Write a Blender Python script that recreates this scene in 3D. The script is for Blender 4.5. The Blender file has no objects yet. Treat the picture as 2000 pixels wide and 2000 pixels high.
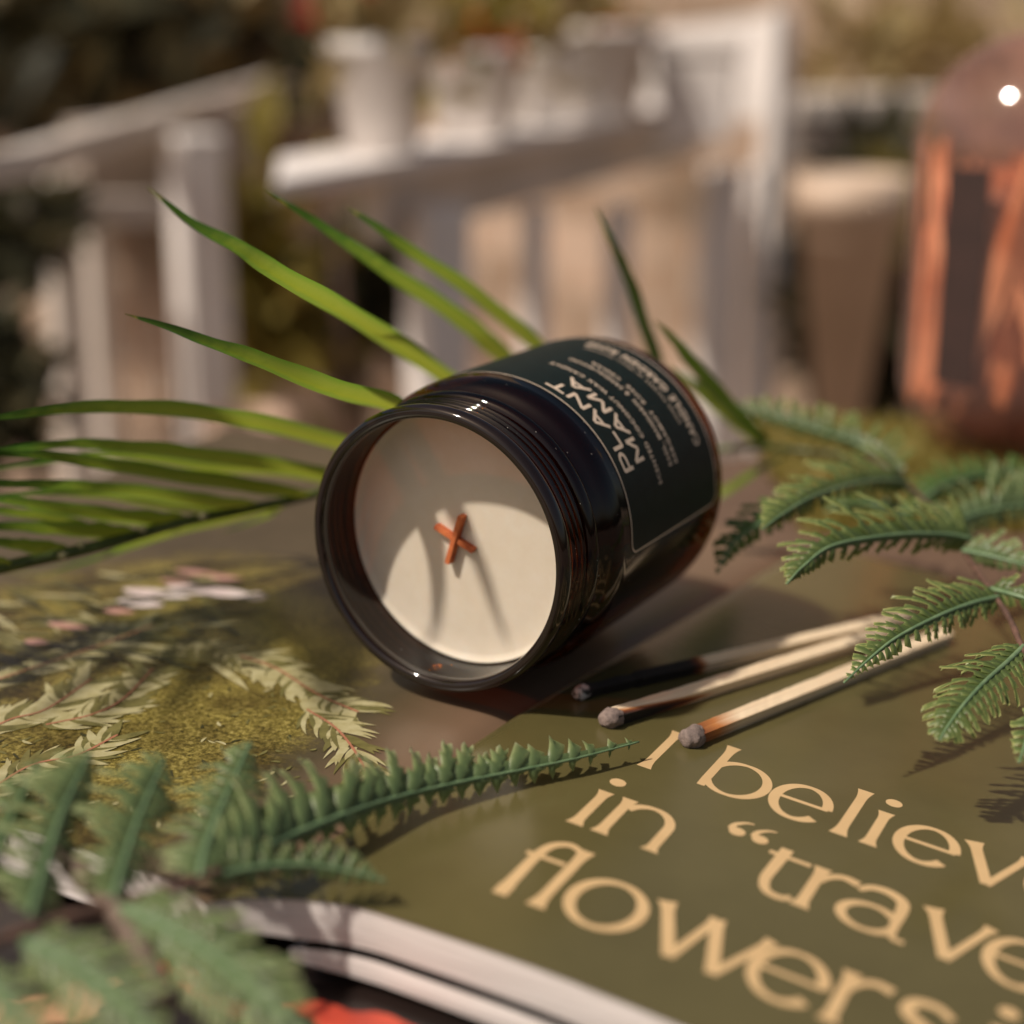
import bpy, bmesh, math, random
import numpy as np
from mathutils import Vector, noise as mnoise
rnd = random.Random(7)
S = bpy.context.scene
COL = S.collection

# ------------------------------------------------------------------ camera
FOV = math.radians(34); FPX = 1000/math.tan(FOV/2); PITCH = math.radians(16.7); CAMH = .155
cd = bpy.data.cameras.new('camera'); cam = bpy.data.objects.new('camera', cd); COL.objects.link(cam)
cam.location = (0, 0, CAMH); cam.rotation_euler = (math.pi/2-PITCH, 0, 0)
cd.sensor_width = 36; cd.sensor_fit = 'HORIZONTAL'; cd.lens = 18/math.tan(FOV/2)
cd.clip_start = .01; cd.clip_end = 200
cd.dof.use_dof = True; cd.dof.focus_distance = .368; cd.dof.aperture_fstop = 5.8; cd.dof.aperture_blades = 0
S.camera = cam
# ------------------------------------------------------------------ sky, sun, exposure
SUN_EL, SUN_BACK = math.radians(54), math.radians(-30)       # sun stands to the left of the jar, a touch to the front
sdir = Vector((-math.cos(SUN_EL)*math.cos(SUN_BACK), math.cos(SUN_EL)*math.sin(SUN_BACK), math.sin(SUN_EL)))
W = bpy.data.worlds.new('World'); S.world = W; W.use_nodes = True
wn = W.node_tree.nodes; wl = W.node_tree.links; wn.clear()
sky = wn.new('ShaderNodeTexSky'); sky.sky_type = 'NISHITA'; sky.sun_disc = False
sky.sun_elevation = SUN_EL; sky.sun_rotation = math.atan2(sdir.x, sdir.y); sky.air_density = 1.0; sky.dust_density = 3
wm = wn.new('ShaderNodeMix'); wm.data_type = 'RGBA'; wm.blend_type = 'MULTIPLY'; wm.inputs[0].default_value = 1
wm.inputs[7].default_value = (1.0, .86, .72, 1)
wb = wn.new('ShaderNodeBackground'); wb.inputs[1].default_value = .09
wo = wn.new('ShaderNodeOutputWorld')
wl.new(sky.outputs[0], wm.inputs[6]); wl.new(wm.outputs[2], wb.inputs[0]); wl.new(wb.outputs[0], wo.inputs[0])
sl = bpy.data.lights.new('sun', 'SUN'); sl.energy = 4.2; sl.angle = math.radians(1.9); sl.color = (1, .91, .80)
so = bpy.data.objects.new('sun', sl); COL.objects.link(so)
so.rotation_euler = (-sdir).to_track_quat('-Z', 'Y').to_euler(); so.location = (-1, 0, 2)
S.view_settings.view_transform = 'Standard'; S.view_settings.look = 'None'
S.view_settings.exposure = -0.02; S.view_settings.gamma = 1; S.view_settings.use_curve_mapping = False
S.render.engine = 'CYCLES'
S.cycles.max_bounces = 10; S.cycles.transparent_max_bounces = 16; S.cycles.sample_clamp_indirect = 4

# ------------------------------------------------------------------ layout helpers
SP, CP = math.sin(PITCH), math.cos(PITCH)
def ray(x, y): return Vector(((x-1000)/FPX, CP+SP*(1000-y)/FPX, -SP+CP*(1000-y)/FPX))
def at(x, y, D): return Vector((0, 0, CAMH))+ray(x, y)*D
def gz(x, y, z=0):
    d = ray(x, y); return Vector((0, 0, CAMH))+d*((z-CAMH)/d.z)
def zp(x):
    t = x-.005; return -.11*(math.hypot(t, .012)+t)/2
def gs(x, y, dz=0):
    z = 0
    for _ in range(25):
        q = gz(x, y, z+dz); z = zp(q.x)
    return q
def pxw(n, D): return n*D/FPX
UA, VA = math.radians(-31.2), math.radians(64.7)
UD = Vector((math.cos(UA), math.sin(UA))); VD = Vector((math.cos(VA), math.sin(VA)))
O2 = Vector((.02863, .33274)); K = .0147
def uvw(u, v, dz=0):                       # page coordinates to the world
    p = O2+(UD*u+VD*v)*K
    return Vector((p.x, p.y, zp(p.x)+dz))
def w2uv(p):
    d = (Vector((p[0], p[1]))-O2)/K; det = UD.x*VD.y-UD.y*VD.x
    return ((d.x*VD.y-d.y*VD.x)/det, (UD.x*d.y-UD.y*d.x)/det)

# ------------------------------------------------------------------ materials
def newmat(name):
    m = bpy.data.materials.new(name); m.use_nodes = True
    return m, m.node_tree.nodes, m.node_tree.links, m.node_tree.nodes['Principled BSDF']
def noise_node(n, l, scale, detail=4, coord='Object', rough=.6, stretch=None):
    tc = n.new('ShaderNodeTexCoord'); nz = n.new('ShaderNodeTexNoise')
    nz.inputs['Scale'].default_value = scale; nz.inputs['Detail'].default_value = detail; nz.inputs['Roughness'].default_value = rough
    if stretch:
        mp = n.new('ShaderNodeMapping'); mp.inputs['Scale'].default_value = stretch
        l.new(tc.outputs[coord], mp.inputs[0]); l.new(mp.outputs[0], nz.inputs['Vector'])
    else: l.new(tc.outputs[coord], nz.inputs['Vector'])
    return nz
def ramp(n, l, src, stops):
    r = n.new('ShaderNodeValToRGB'); e = r.color_ramp.elements
    e[0].position = stops[0][0]; e[0].color = (*stops[0][1], 1); e[1].position = stops[-1][0]; e[1].color = (*stops[-1][1], 1)
    for p, c in stops[1:-1]:
        q = e.new(p); q.color = (*c, 1)
    l.new(src, r.inputs[0]); return r
def mat(name, a, b=None, scale=20, rough=.6, bump=0, bscale=None, detail=4, spec=.5, stretch=None, lo=.35, hi=.65, bdist=.0005, coat=0):
    m, n, l, P = newmat(name)
    P.inputs['Roughness'].default_value = rough; P.inputs['Specular IOR Level'].default_value = spec
    if coat: P.inputs['Coat Weight'].default_value = coat; P.inputs['Coat Roughness'].default_value = .08
    b = b or tuple(c*.75 for c in a)
    nz = noise_node(n, l, scale, detail, stretch=stretch)
    l.new(ramp(n, l, nz.outputs[0], [(lo, b), (hi, a)]).outputs[0], P.inputs['Base Color'])
    if bump:
        n2 = noise_node(n, l, bscale or scale*4, 5, stretch=stretch); bp = n.new('ShaderNodeBump'); bp.inputs['Strength'].default_value = bump
        bp.inputs['Distance'].default_value = bdist; l.new(n2.outputs[0], bp.inputs['Height']); l.new(bp.outputs[0], P.inputs['Normal'])
    return m
def leafmat(name, stops, trans=.45, rough=.45, nscale=120, tip=None, spec=.4, vstops=None, namp=.35):
    """two-sided thin leaf: reflects and lets light through. UV.y runs base to tip, UV.x across"""
    m, n, l, P = newmat(name)
    uv = n.new('ShaderNodeUVMap'); sep = n.new('ShaderNodeSeparateXYZ'); l.new(uv.outputs[0], sep.inputs[0])
    nz = noise_node(n, l, nscale, 4)
    ad = n.new('ShaderNodeMath'); ad.operation = 'MULTIPLY_ADD'; ad.inputs[1].default_value = namp; l.new(nz.outputs[0], ad.inputs[0])
    sb = n.new('ShaderNodeMath'); sb.operation = 'SUBTRACT'; sb.inputs[1].default_value = namp/2
    l.new(sep.outputs[1], sb.inputs[0]); l.new(sb.outputs[0], ad.inputs[2])
    r = ramp(n, l, ad.outputs[0], stops); c = r.outputs[0]
    if vstops:                              # across the blade
        n3 = noise_node(n, l, 260, 2); mt = n.new('ShaderNodeMath'); mt.operation = 'MULTIPLY_ADD'; mt.inputs[1].default_value = .25
        l.new(n3.outputs[0], mt.inputs[0]); l.new(sep.outputs[0], mt.inputs[2])
        r2 = ramp(n, l, mt.outputs[0], vstops); mx = n.new('ShaderNodeMix'); mx.data_type = 'RGBA'; mx.blend_type = 'MULTIPLY'; mx.inputs[0].default_value = 1
        l.new(c, mx.inputs[6]); l.new(r2.outputs[0], mx.inputs[7]); c = mx.outputs[2]
    l.new(c, P.inputs['Base Color']); P.inputs['Roughness'].default_value = rough; P.inputs['Specular IOR Level'].default_value = spec
    tr = n.new('ShaderNodeBsdfTranslucent'); hs = n.new('ShaderNodeHueSaturation'); hs.inputs['Hue'].default_value = .485; hs.inputs['Value'].default_value = 1.55
    hs.inputs['Saturation'].default_value = 1.08
    l.new(c, hs.inputs['Color']); l.new(hs.outputs[0], tr.inputs[0])
    ms = n.new('ShaderNodeMixShader'); ms.inputs[0].default_value = trans
    l.new(P.outputs[0], ms.inputs[1]); l.new(tr.outputs[0], ms.inputs[2]); l.new(ms.outputs[0], n['Material Output'].inputs[0])
    bp = n.new('ShaderNodeBump'); bp.inputs['Strength'].default_value = .35; bp.inputs['Distance'].default_value = .0003
    l.new(nz.outputs[0], bp.inputs['Height']); l.new(bp.outputs[0], P.inputs['Normal'])
    return m
def glassmat(name, tint, gl=.04, rough=.03, haze=None, f0=1.5):
    """thin coloured glass: tinted see-through plus a Fresnel reflection"""
    m, n, l, P = newmat(name); n.remove(P)
    tb = n.new('ShaderNodeBsdfTransparent'); tb.inputs[0].default_value = (*tint, 1)
    g = n.new('ShaderNodeBsdfGlossy'); g.inputs['Roughness'].default_value = rough
    lw = n.new('ShaderNodeLayerWeight'); lw.inputs[0].default_value = .5
    pw_ = n.new('ShaderNodeMath'); pw_.operation = 'POWER'; pw_.inputs[1].default_value = 4.5; l.new(lw.outputs['Facing'], pw_.inputs[0])
    fr = n.new('ShaderNodeMath'); fr.operation = 'MULTIPLY_ADD'; fr.inputs[1].default_value = .62; fr.inputs[2].default_value = gl; l.new(pw_.outputs[0], fr.inputs[0])
    ms = n.new('ShaderNodeMixShader'); l.new(fr.outputs[0], ms.inputs[0]); l.new(tb.outputs[0], ms.inputs[1]); l.new(g.outputs[0], ms.inputs[2])
    o = ms.outputs[0]
    if haze:
        df = n.new('ShaderNodeBsdfDiffuse'); df.inputs[0].default_value = (*haze[0], 1)
        m2 = n.new('ShaderNodeMixShader'); m2.inputs[0].default_value = haze[1]; l.new(o, m2.inputs[1]); l.new(df.outputs[0], m2.inputs[2]); o = m2.outputs[0]
    dn = noise_node(n, l, 1100, 2); dr = ramp(n, l, dn.outputs[0], [(.745, (0, 0, 0)), (.765, (.75, .75, .75))])      # specks of dust
    dd = n.new('ShaderNodeBsdfDiffuse'); dd.inputs[0].default_value = (.5, .45, .4, 1)
    m3 = n.new('ShaderNodeMixShader'); l.new(dr.outputs[0], m3.inputs[0]); l.new(o, m3.inputs[1]); l.new(dd.outputs[0], m3.inputs[2]); o = m3.outputs[0]
    l.new(o, n['Material Output'].inputs[0]); return m

M = {}
M['amber'] = glassmat('amber_glass', (.29, .125, .026), gl=.045, rough=.03)
M['wax'], n, l, P = newmat('soy_wax')
P.inputs['Base Color'].default_value = (.66, .57, .46, 1); P.inputs['Roughness'].default_value = .42
P.inputs['Subsurface Weight'].default_value = .35; P.inputs['Subsurface Radius'].default_value = (1, .7, .45); P.inputs['Subsurface Scale'].default_value = .002
nz = noise_node(n, l, 60, 3); bp = n.new('ShaderNodeBump'); bp.inputs['Strength'].default_value = .25; bp.inputs['Distance'].default_value = .0006
wz = noise_node(n, l, 130, 8, rough=.7); l.new(ramp(n, l, wz.outputs[0], [(.3, (.665, .575, .455)), (.5, (.69, .605, .49)), (.7, (.715, .64, .535))]).outputs[0], P.inputs['Base Color'])
l.new(nz.outputs[0], bp.inputs['Height']); l.new(bp.outputs[0], P.inputs['Normal'])
M['wick'] = mat('wooden_wick', (.62, .17, .05), (.38, .08, .025), 300, .8, .4, 900)
M['label'] = mat('label_paper', (.007, .015, .014), (.005, .011, .010), 300, .5, .05, 1500, spec=.12)
M['label_print'] = mat('label_print', (.66, .52, .40), (.60, .47, .35), 800, .6)
M['ink'] = mat('gold_print', (.62, .425, .215), (.57, .385, .19), 90, .38)
# olive page: printed flat colour with faint cloudy blotches
M['olive'] = mat('olive_page', (.112, .094, .036), (.084, .070, .025), 22, .22, .05, 30, detail=6, spec=.5, lo=.3, hi=.7, bdist=.0003)
M['paper'] = mat('white_paper', (.74, .68, .65), (.52, .46, .43), 40, .6, .4, 40, stretch=(1, 1, 70), lo=.3, hi=.6)
M['black_cover'] = mat('black_cover', (.012, .009, .008), (.02, .012, .01), 60, .3)
M['red_print'] = mat('red_print', (.55, .07, .035), (.30, .03, .02), 90, .35)
M['peach_print'] = mat('peach_print', (.62, .33, .20), (.55, .26, .15), 60, .4)
M['table'] = mat('table_wood', (.16, .10, .065), (.09, .055, .035), 30, .5, .2, 80, stretch=(1, 12, 1))
M['match_wood'] = mat('match_wood', (.80, .60, .38), (.66, .44, .25), 900, .75, .5, 1500, stretch=(1, .06, 1), bdist=.0003)

# ------------------------------------------------------------------ object helpers
def mesh_obj(name, V, Fc, m, parent=None, smooth=True, uvs=None, loc=None):
    me = bpy.data.meshes.new(name)
    off = Vector(loc) if loc is not None else (parent['_o'] if (parent is not None and '_o' in parent.keys()) else Vector((0, 0, 0)))
    off = Vector(off)
    me.from_pydata([tuple(Vector(v)-off) for v in V], [], Fc); me.update()
    if smooth:
        for p in me.polygons: p.use_smooth = True
    if uvs is not None:
        ul = me.uv_layers.new(name='UVMap')
        for lp in me.loops: ul.data[lp.index].uv = uvs[lp.vertex_index]
    mats = m if isinstance(m, (list, tuple)) else [m]
    for q in mats: me.materials.append(q)
    o = bpy.data.objects.new(name, me); COL.objects.link(o)
    if parent is not None: o.parent = parent; o['_o'] = tuple(off)
    else: o.location = off; o['_o'] = tuple(off)
    return o
def tag(o, label=None, cat=None, group=None, kind=None):
    if label: o['label'] = label
    if cat: o['category'] = cat
    if group: o['group'] = group
    if kind: o['kind'] = kind
    return o
def thing(name, loc, label, cat, group=None):
    o = bpy.data.objects.new(name, None); COL.objects.link(o); o.location = loc; o['_o'] = tuple(loc); o.empty_display_size = .01
    return tag(o, label, cat, group)
class MB:
    def __init__(s): s.v = []; s.f = []; s.uv = []
    def add(s, V, F, uv=None):
        b = len(s.v); s.v += [Vector(q) for q in V]; s.f += [tuple(i+b for i in f) for f in F]
        s.uv += uv if uv else [(0, 0)]*len(V)
    def box(s, c, d, R=None, bev=0):
        c = Vector(c); x, y, z = d[0]/2, d[1]/2, d[2]/2
        P = [Vector((i*x, j*y, k*z)) for i in (-1, 1) for j in (-1, 1) for k in (-1, 1)]
        if R is not None: P = [R @ q for q in P]
        s.add([c+q for q in P], [(0, 1, 3, 2), (4, 6, 7, 5), (0, 4, 5, 1), (2, 3, 7, 6), (0, 2, 6, 4), (1, 5, 7, 3)])
    def tube(s, pts, rad, n=10, cap=True):
        pts = [Vector(p) for p in pts]; m = len(pts); rr = rad if isinstance(rad, (list, tuple)) else [rad]*m
        V = []; Fc = []; uv = []
        up = Vector((0, 0, 1))
        for i, p in enumerate(pts):
            t = (pts[min(i+1, m-1)]-pts[max(i-1, 0)]).normalized()
            a = t.cross(up); a = a.normalized() if a.length > 1e-4 else Vector((1, 0, 0)); b = t.cross(a)
            for k in range(n):
                th = 2*math.pi*k/n; V.append(p+(a*math.cos(th)+b*math.sin(th))*rr[i]); uv.append((k/n, i/(m-1)))
        for i in range(m-1):
            for k in range(n): Fc.append((i*n+k, i*n+(k+1) % n, (i+1)*n+(k+1) % n, (i+1)*n+k))
        if cap: Fc += [tuple(range(n))[::-1], tuple(range((m-1)*n, m*n))]
        s.add(V, Fc, uv)
    def obj(s, name, m, parent=None, smooth=True, loc=None):
        return mesh_obj(name, s.v, s.f, m, parent, smooth, s.uv, loc)
def crom(P, n):
    P = [Vector(p) for p in P]; Q = [P[0]*2-P[1]]+P+[P[-1]*2-P[-2]]; out = []
    seg = len(P)-1
    for i in range(n+1):
        t = i/n*seg; k = min(int(t), seg-1); t -= k; a, b, c, d = Q[k:k+4]
        out.append(.5*((2*b)+(c-a)*t+(2*a-5*b+4*c-d)*t*t+(3*b-a-3*c+d)*t**3))
    return out
def lerp(a, b, t): return a+(b-a)*t
def table(xs, t):
    for i in range(len(xs)-1):
        if t <= xs[i+1][0]: return lerp(xs[i][1], xs[i+1][1], (t-xs[i][0])/(xs[i+1][0]-xs[i][0]+1e-9))
    return xs[-1][1]
def bevel(o, w, seg=2):
    b = o.modifiers.new('bevel', 'BEVEL'); b.width = w; b.segments = seg; b.limit_method = 'ANGLE'
    return o

# ================================================================== SETTING: floor, wall
fl = MB(); N = 24
fl.add([(-8+16*i/N, -1+9*j/N, -.55) for i in range(N+1) for j in range(N+1)],
       [(i*(N+1)+j, (i+1)*(N+1)+j, (i+1)*(N+1)+j+1, i*(N+1)+j+1) for i in range(N) for j in range(N)])
tag(fl.obj('floor', mat('floor_stone', (.30, .21, .15), (.16, .11, .075), 3, .8, .4, 12, bdist=.01)), kind='structure')

# back wall of mottled brown brick
m, n, l, P = newmat('brick'); br = n.new('ShaderNodeTexBrick'); tc = n.new('ShaderNodeTexCoord'); mp = n.new('ShaderNodeMapping')
mp.inputs['Rotation'].default_value = (math.pi/2, 0, 0)
l.new(tc.outputs['Object'], mp.inputs[0]); l.new(mp.outputs[0], br.inputs[0])
br.inputs['Color1'].default_value = (.54, .40, .31, 1); br.inputs['Color2'].default_value = (.34, .24, .17, 1); br.inputs['Mortar'].default_value = (.56, .48, .41, 1)
br.inputs['Scale'].default_value = 4.5; br.inputs['Mortar Size'].default_value = .02; br.inputs['Bias'].default_value = 0
nz = noise_node(n, l, 5, 4); rp = ramp(n, l, nz.outputs[0], [(.35, (.55, .5, .42)), (.65, (1.25, 1.2, 1.15))])
mx = n.new('ShaderNodeMix'); mx.data_type = 'RGBA'; mx.blend_type = 'MULTIPLY'; mx.inputs[0].default_value = 1
l.new(br.outputs[0], mx.inputs[6]); l.new(rp.outputs[0], mx.inputs[7]); l.new(mx.outputs[2], P.inputs['Base Color']); P.inputs['Roughness'].default_value = .9
bp = n.new('ShaderNodeBump'); bp.inputs['Distance'].default_value = .004; l.new(br.outputs[1], bp.inputs['Height']); bp.invert = True; l.new(bp.outputs[0], P.inputs['Normal'])
wl_ = MB()
wa, wb_ = Vector((-2.4, 3.5, 0)), Vector((2.0, 2.0, 0)); wd = (wb_-wa).normalized(); wn_ = Vector((-wd.y, wd.x, 0))
for zz in (0,):
    P4 = [wa, wb_, wb_+wn_*.15, wa+wn_*.15]
    wl_.add([Vector((q.x, q.y, z)) for z in (-.56, .9) for q in P4], [(0, 1, 5, 4), (1, 2, 6, 5), (2, 3, 7, 6), (3, 0, 4, 7), (4, 5, 6, 7)])
tag(wl_.obj('brick_wall', m, smooth=False), 'mottled brown brick wall far behind the white shelves', 'wall')

# table under the book
tb = thing('table', (0, .3, -.04), 'brown wooden table carrying the book, the jar and the pink glass bottle', 'table')
b = MB(); e0, e1 = gz(-500, 1075, -.022), gz(2700, 770, -.022)
P4 = [Vector((-1.0, -.25, 0)), Vector((1.3, -.25, 0)), Vector((e1.x, e1.y, 0)), Vector((e0.x, e0.y, 0))]
b.add([Vector((q.x, q.y, z)) for z in (-.05, -.022) for q in P4], [(3, 2, 1, 0), (4, 5, 6, 7), (0, 1, 5, 4), (1, 2, 6, 5), (2, 3, 7, 6), (3, 0, 4, 7)])
bevel(b.obj('tabletop', M['table'], tb, smooth=False), .003)
for q in P4:
    b = MB(); c = Vector((.15, .25, 0)); q2 = q+(c-q)*.07; b.box((q2.x, q2.y, -.30), (.05, .05, .498)); b.obj('leg', M['table'], tb, smooth=False)

# ================================================================== OPEN BOOK
bk = thing('open_book', uvw(-3, -1, -.012), 'open book with olive page of pale gold lettering and a mossy photo page', 'book')
# left boundary (gutter) and bottom boundary in page units
def gut(v): return -3.25+.10*(v+5.8)+(.0 if v > -5 else -.25*(-5-v)**1.5)
VB, VT, UR, UL = -5.72, 13.2, 14.5, -17.5
def bot(u): return VB - .9*max(0, (-1.2-u)/2.2)**2
RT = .0088
def rz(u, v):                              # right page surface offset: dips into the gutter
    g = u-gut(v); return -.0042*math.exp(-g/.16) if g < 3 else 0
NU, NV = 90, 70
us = [((i/NU)**1.8) for i in range(NU+1)]; vs = [j/NV for j in range(NV+1)]
V = []; UVs = []
for a in us:
    for c in vs:
        v0 = lerp(VB, VT, c); u = lerp(gut(v0), UR, a); v = lerp(bot(u) if c < .3 else VB, VT, c) if c == 0 else v0
        if c < .25: v = lerp(bot(u), lerp(VB, VT, .25), c/.25)
        V.append(uvw(u, v, rz(u, v))); UVs.append((u/10, v/10))
Fc = [(i*(NV+1)+j, (i+1)*(NV+1)+j, (i+1)*(NV+1)+j+1, i*(NV+1)+j+1) for i in range(NU) for j in range(NV)]
pg = mesh_obj('right_page', V, Fc, M['olive'], bk, True, UVs)
# page blocks under it: pale paper edges along bottom, with a dark gap between two gatherings
def block(name, z0, z1, uoff, voff, m, ur=UR, side=1, g0=None):
    b = MB(); n = 80
    edge = []
    for i in range(n+1):
        a = (i/n)**1.6; u = lerp(gut(VB)+uoff, ur, a); edge.append((u, bot(u)+voff))
    top = [uvw(u, v, z0+rz(u, v)*.8) for u, v in edge]
    fz = [min(1, .25+.75*math.sqrt(min(1, i/n*6))) for i in range(n+1)]
    lay = 7; V = []; Fc = []
    for k in range(lay+1):
        for i, (u, v) in enumerate(edge):
            t = k/lay; bul = math.sin(t*math.pi)*.02
            V.append(uvw(u, v-bul-.02*t, z0+rz(u, v)*.8+(z1-z0)*t*fz[i]))
    for k in range(lay):
        for i in range(n): Fc.append((k*(n+1)+i, (k+1)*(n+1)+i, (k+1)*(n+1)+i+1, k*(n+1)+i+1))
    b.add(V, Fc)
    # left (gutter), right and top walls so the block is closed
    def wall(P):
        V = []; m_ = len(P)
        for q, (a_, z_) in enumerate(P): pass
    gl = [(gut(lerp(VB, VT, j/30))+uoff, lerp(VB, VT, j/30)) for j in range(31)]
    gl[0] = (edge[0][0], edge[0][1])
    for path, fza in ((gl, fz[0]), ([(ur, lerp(bot(ur)+voff, VT, j/10)) for j in range(11)], 1), ([(lerp(gut(VT)+uoff, ur, j/30), VT) for j in range(31)], 1)):
        V = [uvw(u, v, z0-.0001+rz(u, v)*.8) for u, v in path]+[uvw(u, v, z0+rz(u, v)*.8+(z1-z0)*fza) for u, v in path]; q = len(path)
        b.add(V, [(i, i+1, q+i+1, q+i) for i in range(q-1)])
    return b.obj(name, m, bk)
block('page_edge', -.00015, -.0082, .0, .03, M['paper'])
block('page_edge', -.0098, -.0142, .9, -.02, M['paper'])
block('spine_shadow_card', -.0084, -.0097, .8, .35, M['black_cover']).name = 'gap_shade_card'  # black card set in as the shade of the gap between the gatherings

# --- photo page on the left, printed with moss and a drooping sprig
m, n, l, P = newmat('printed_photo')
uv = n.new('ShaderNodeUVMap'); sep = n.new('ShaderNodeSeparateXYZ'); l.new(uv.outputs[0], sep.inputs[0])
def nz_uv(scale, det, st=(1, 1, 1), rough=.65):
    mp = n.new('ShaderNodeMapping'); mp.inputs['Scale'].default_value = st; l.new(uv.outputs[0], mp.inputs[0])
    z = n.new('ShaderNodeTexNoise'); z.inputs['Scale'].default_value = scale; z.inputs['Detail'].default_value = det; z.inputs['Roughness'].default_value = rough
    l.new(mp.outputs[0], z.inputs['Vector']); return z
a1 = nz_uv(110, 8, rough=.75); moss = ramp(n, l, a1.outputs[0], [(.36, (.035, .028, .007)), (.47, (.13, .105, .022)), (.55, (.25, .21, .06)), (.68, (.42, .36, .15))])
a2 = nz_uv(6, 3); mossb = ramp(n, l, a2.outputs[0], [(.38, (.30, .24, .16)), (.6, (1.05, 1.0, .85))])
mm = n.new('ShaderNodeMix'); mm.data_type = 'RGBA'; mm.blend_type = 'MULTIPLY'; mm.inputs[0].default_value = 1
l.new(moss.outputs[0], mm.inputs[6]); l.new(mossb.outputs[0], mm.inputs[7])
a3 = nz_uv(3.2, 6); bgc = ramp(n, l, a3.outputs[0], [(.3, (.045, .034, .016)), (.7, (.105, .078, .042))])
# tan towards the gutter and the bottom
gx = n.new('ShaderNodeMapRange'); gx.inputs[1].default_value = -.46; gx.inputs[2].default_value = -.31; l.new(sep.outputs[0], gx.inputs[0])
tanm = n.new('ShaderNodeMix'); tanm.data_type = 'RGBA'; tanm.inputs[7].default_value = (.17, .108, .068, 1)
l.new(gx.outputs[0], tanm.inputs[0]); l.new(bgc.outputs[0], tanm.inputs[6])
# moss mask: distance from the centre of the mossy mound, ragged edge
sb = n.new('ShaderNodeVectorMath'); sb.operation = 'DISTANCE'
mp = n.new('ShaderNodeMapping'); mp.inputs['Scale'].default_value = (1, .62, 1); l.new(uv.outputs[0], mp.inputs[0]); l.new(mp.outputs[0], sb.inputs[0]); sb.inputs[1].default_value = (-.98, -.20, 0)
a4 = nz_uv(26, 5); ma = n.new('ShaderNodeMath'); ma.operation = 'MULTIPLY_ADD'; ma.inputs[1].default_value = .16; l.new(a4.outputs[0], ma.inputs[0]); l.new(sb.outputs['Value'], ma.inputs[2])
mk = ramp(n, l, ma.outputs[0], [(.54, (1, 1, 1)), (.60, (0, 0, 0))])
fin = n.new('ShaderNodeMix'); fin.data_type = 'RGBA'; l.new(mk.outputs[0], fin.inputs[0]); l.new(tanm.outputs[2], fin.inputs[6]); l.new(mm.outputs[2], fin.inputs[7])
l.new(fin.outputs[2], P.inputs['Base Color']); P.inputs['Roughness'].default_value = .34
M['photo'] = m
def lz(u, v): 
    g = gut(v)-u; return -.0016-.0030*math.exp(-g/.3)
V = []; UVs = []
NU2 = 60
for a in range(NU2+1):
    for c in vs:
        v = lerp(VB-.55, VT-.3, c); u = lerp(gut(v)+.10, UL, (a/NU2)**1.4); V.append(uvw(u, v, lz(u, v))); UVs.append((u/10, v/10))
Fc = [(i*(NV+1)+j, i*(NV+1)+j+1, (i+1)*(NV+1)+j+1, (i+1)*(NV+1)+j) for i in range(NU2) for j in range(NV)]
lp_ = mesh_obj('left_page', V, Fc, m, bk, True, UVs)
b = MB()
vb = VB-.55
for k in range(3):
    for (path) in ([(lerp(gut(vb)+.1, UL, i/40), vb) for i in range(41)], [(UL, lerp(vb, VT-.3, i/20)) for i in range(21)], [(lerp(gut(VT-.3)+.1, UL, i/40), VT-.3) for i in range(41)]):
        if k: continue
        V = [uvw(u, v, lz(u, v)-.0001) for u, v in path]+[uvw(u, v, -.0135) for u, v in path]; q = len(path); b.add(V, [(i, i+1, q+i+1, q+i) for i in range(q-1)])
b.obj('left_page_edge', M['paper'], bk)

# printed leaves (flat ink shapes lying in the photo page)
inkc = [mat('printed_leaf_pale', (.43, .39, .22), (.32, .28, .13), 300, .34), mat('printed_leaf_olive', (.17, .15, .05), (.10, .09, .028), 300, .34),
        mat('printed_leaf_dark', (.05, .045, .015), (.03, .028, .01), 300, .34), mat('printed_stem_red', (.42, .17, .10), None, 300, .34), mat('printed_bloom_white', (.74, .64, .62), (.55, .42, .42), 120, .34),
        mat('printed_bloom_pink', (.50, .27, .23), (.38, .2, .15), 120, .34)]
prints = [MB() for _ in inkc]; lift = [0]
def pw(u, v):
    lift[0] += 1; return uvw(u, v, lz(u, v)+.00006)
def pleaf(k, u, v, ang, L, w, bend=.3):
    lift[0] += 1; dz = .00005+(lift[0] % 400)*.0000005
    n_ = 8; V = []; x, y = u, v
    for i in range(n_+1):
        t = i/n_; a = ang+bend*t; hw = w*math.sin(math.pi*min(1, .06+t*.94))**.8*(1-.3*t)
        nx, ny = -math.sin(a), math.cos(a)
        V += [uvw(x+nx*hw, y+ny*hw, lz(u, v)+dz), uvw(x-nx*hw, y-ny*hw, lz(u, v)+dz)]
        x += math.cos(a)*L/n_; y += math.sin(a)*L/n_
    prints[k].add(V, [(2*i, 2*i+1, 2*i+3, 2*i+2) for i in range(n_)])
def puv(x, y): return w2uv(gz(x, y, -.002))
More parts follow.
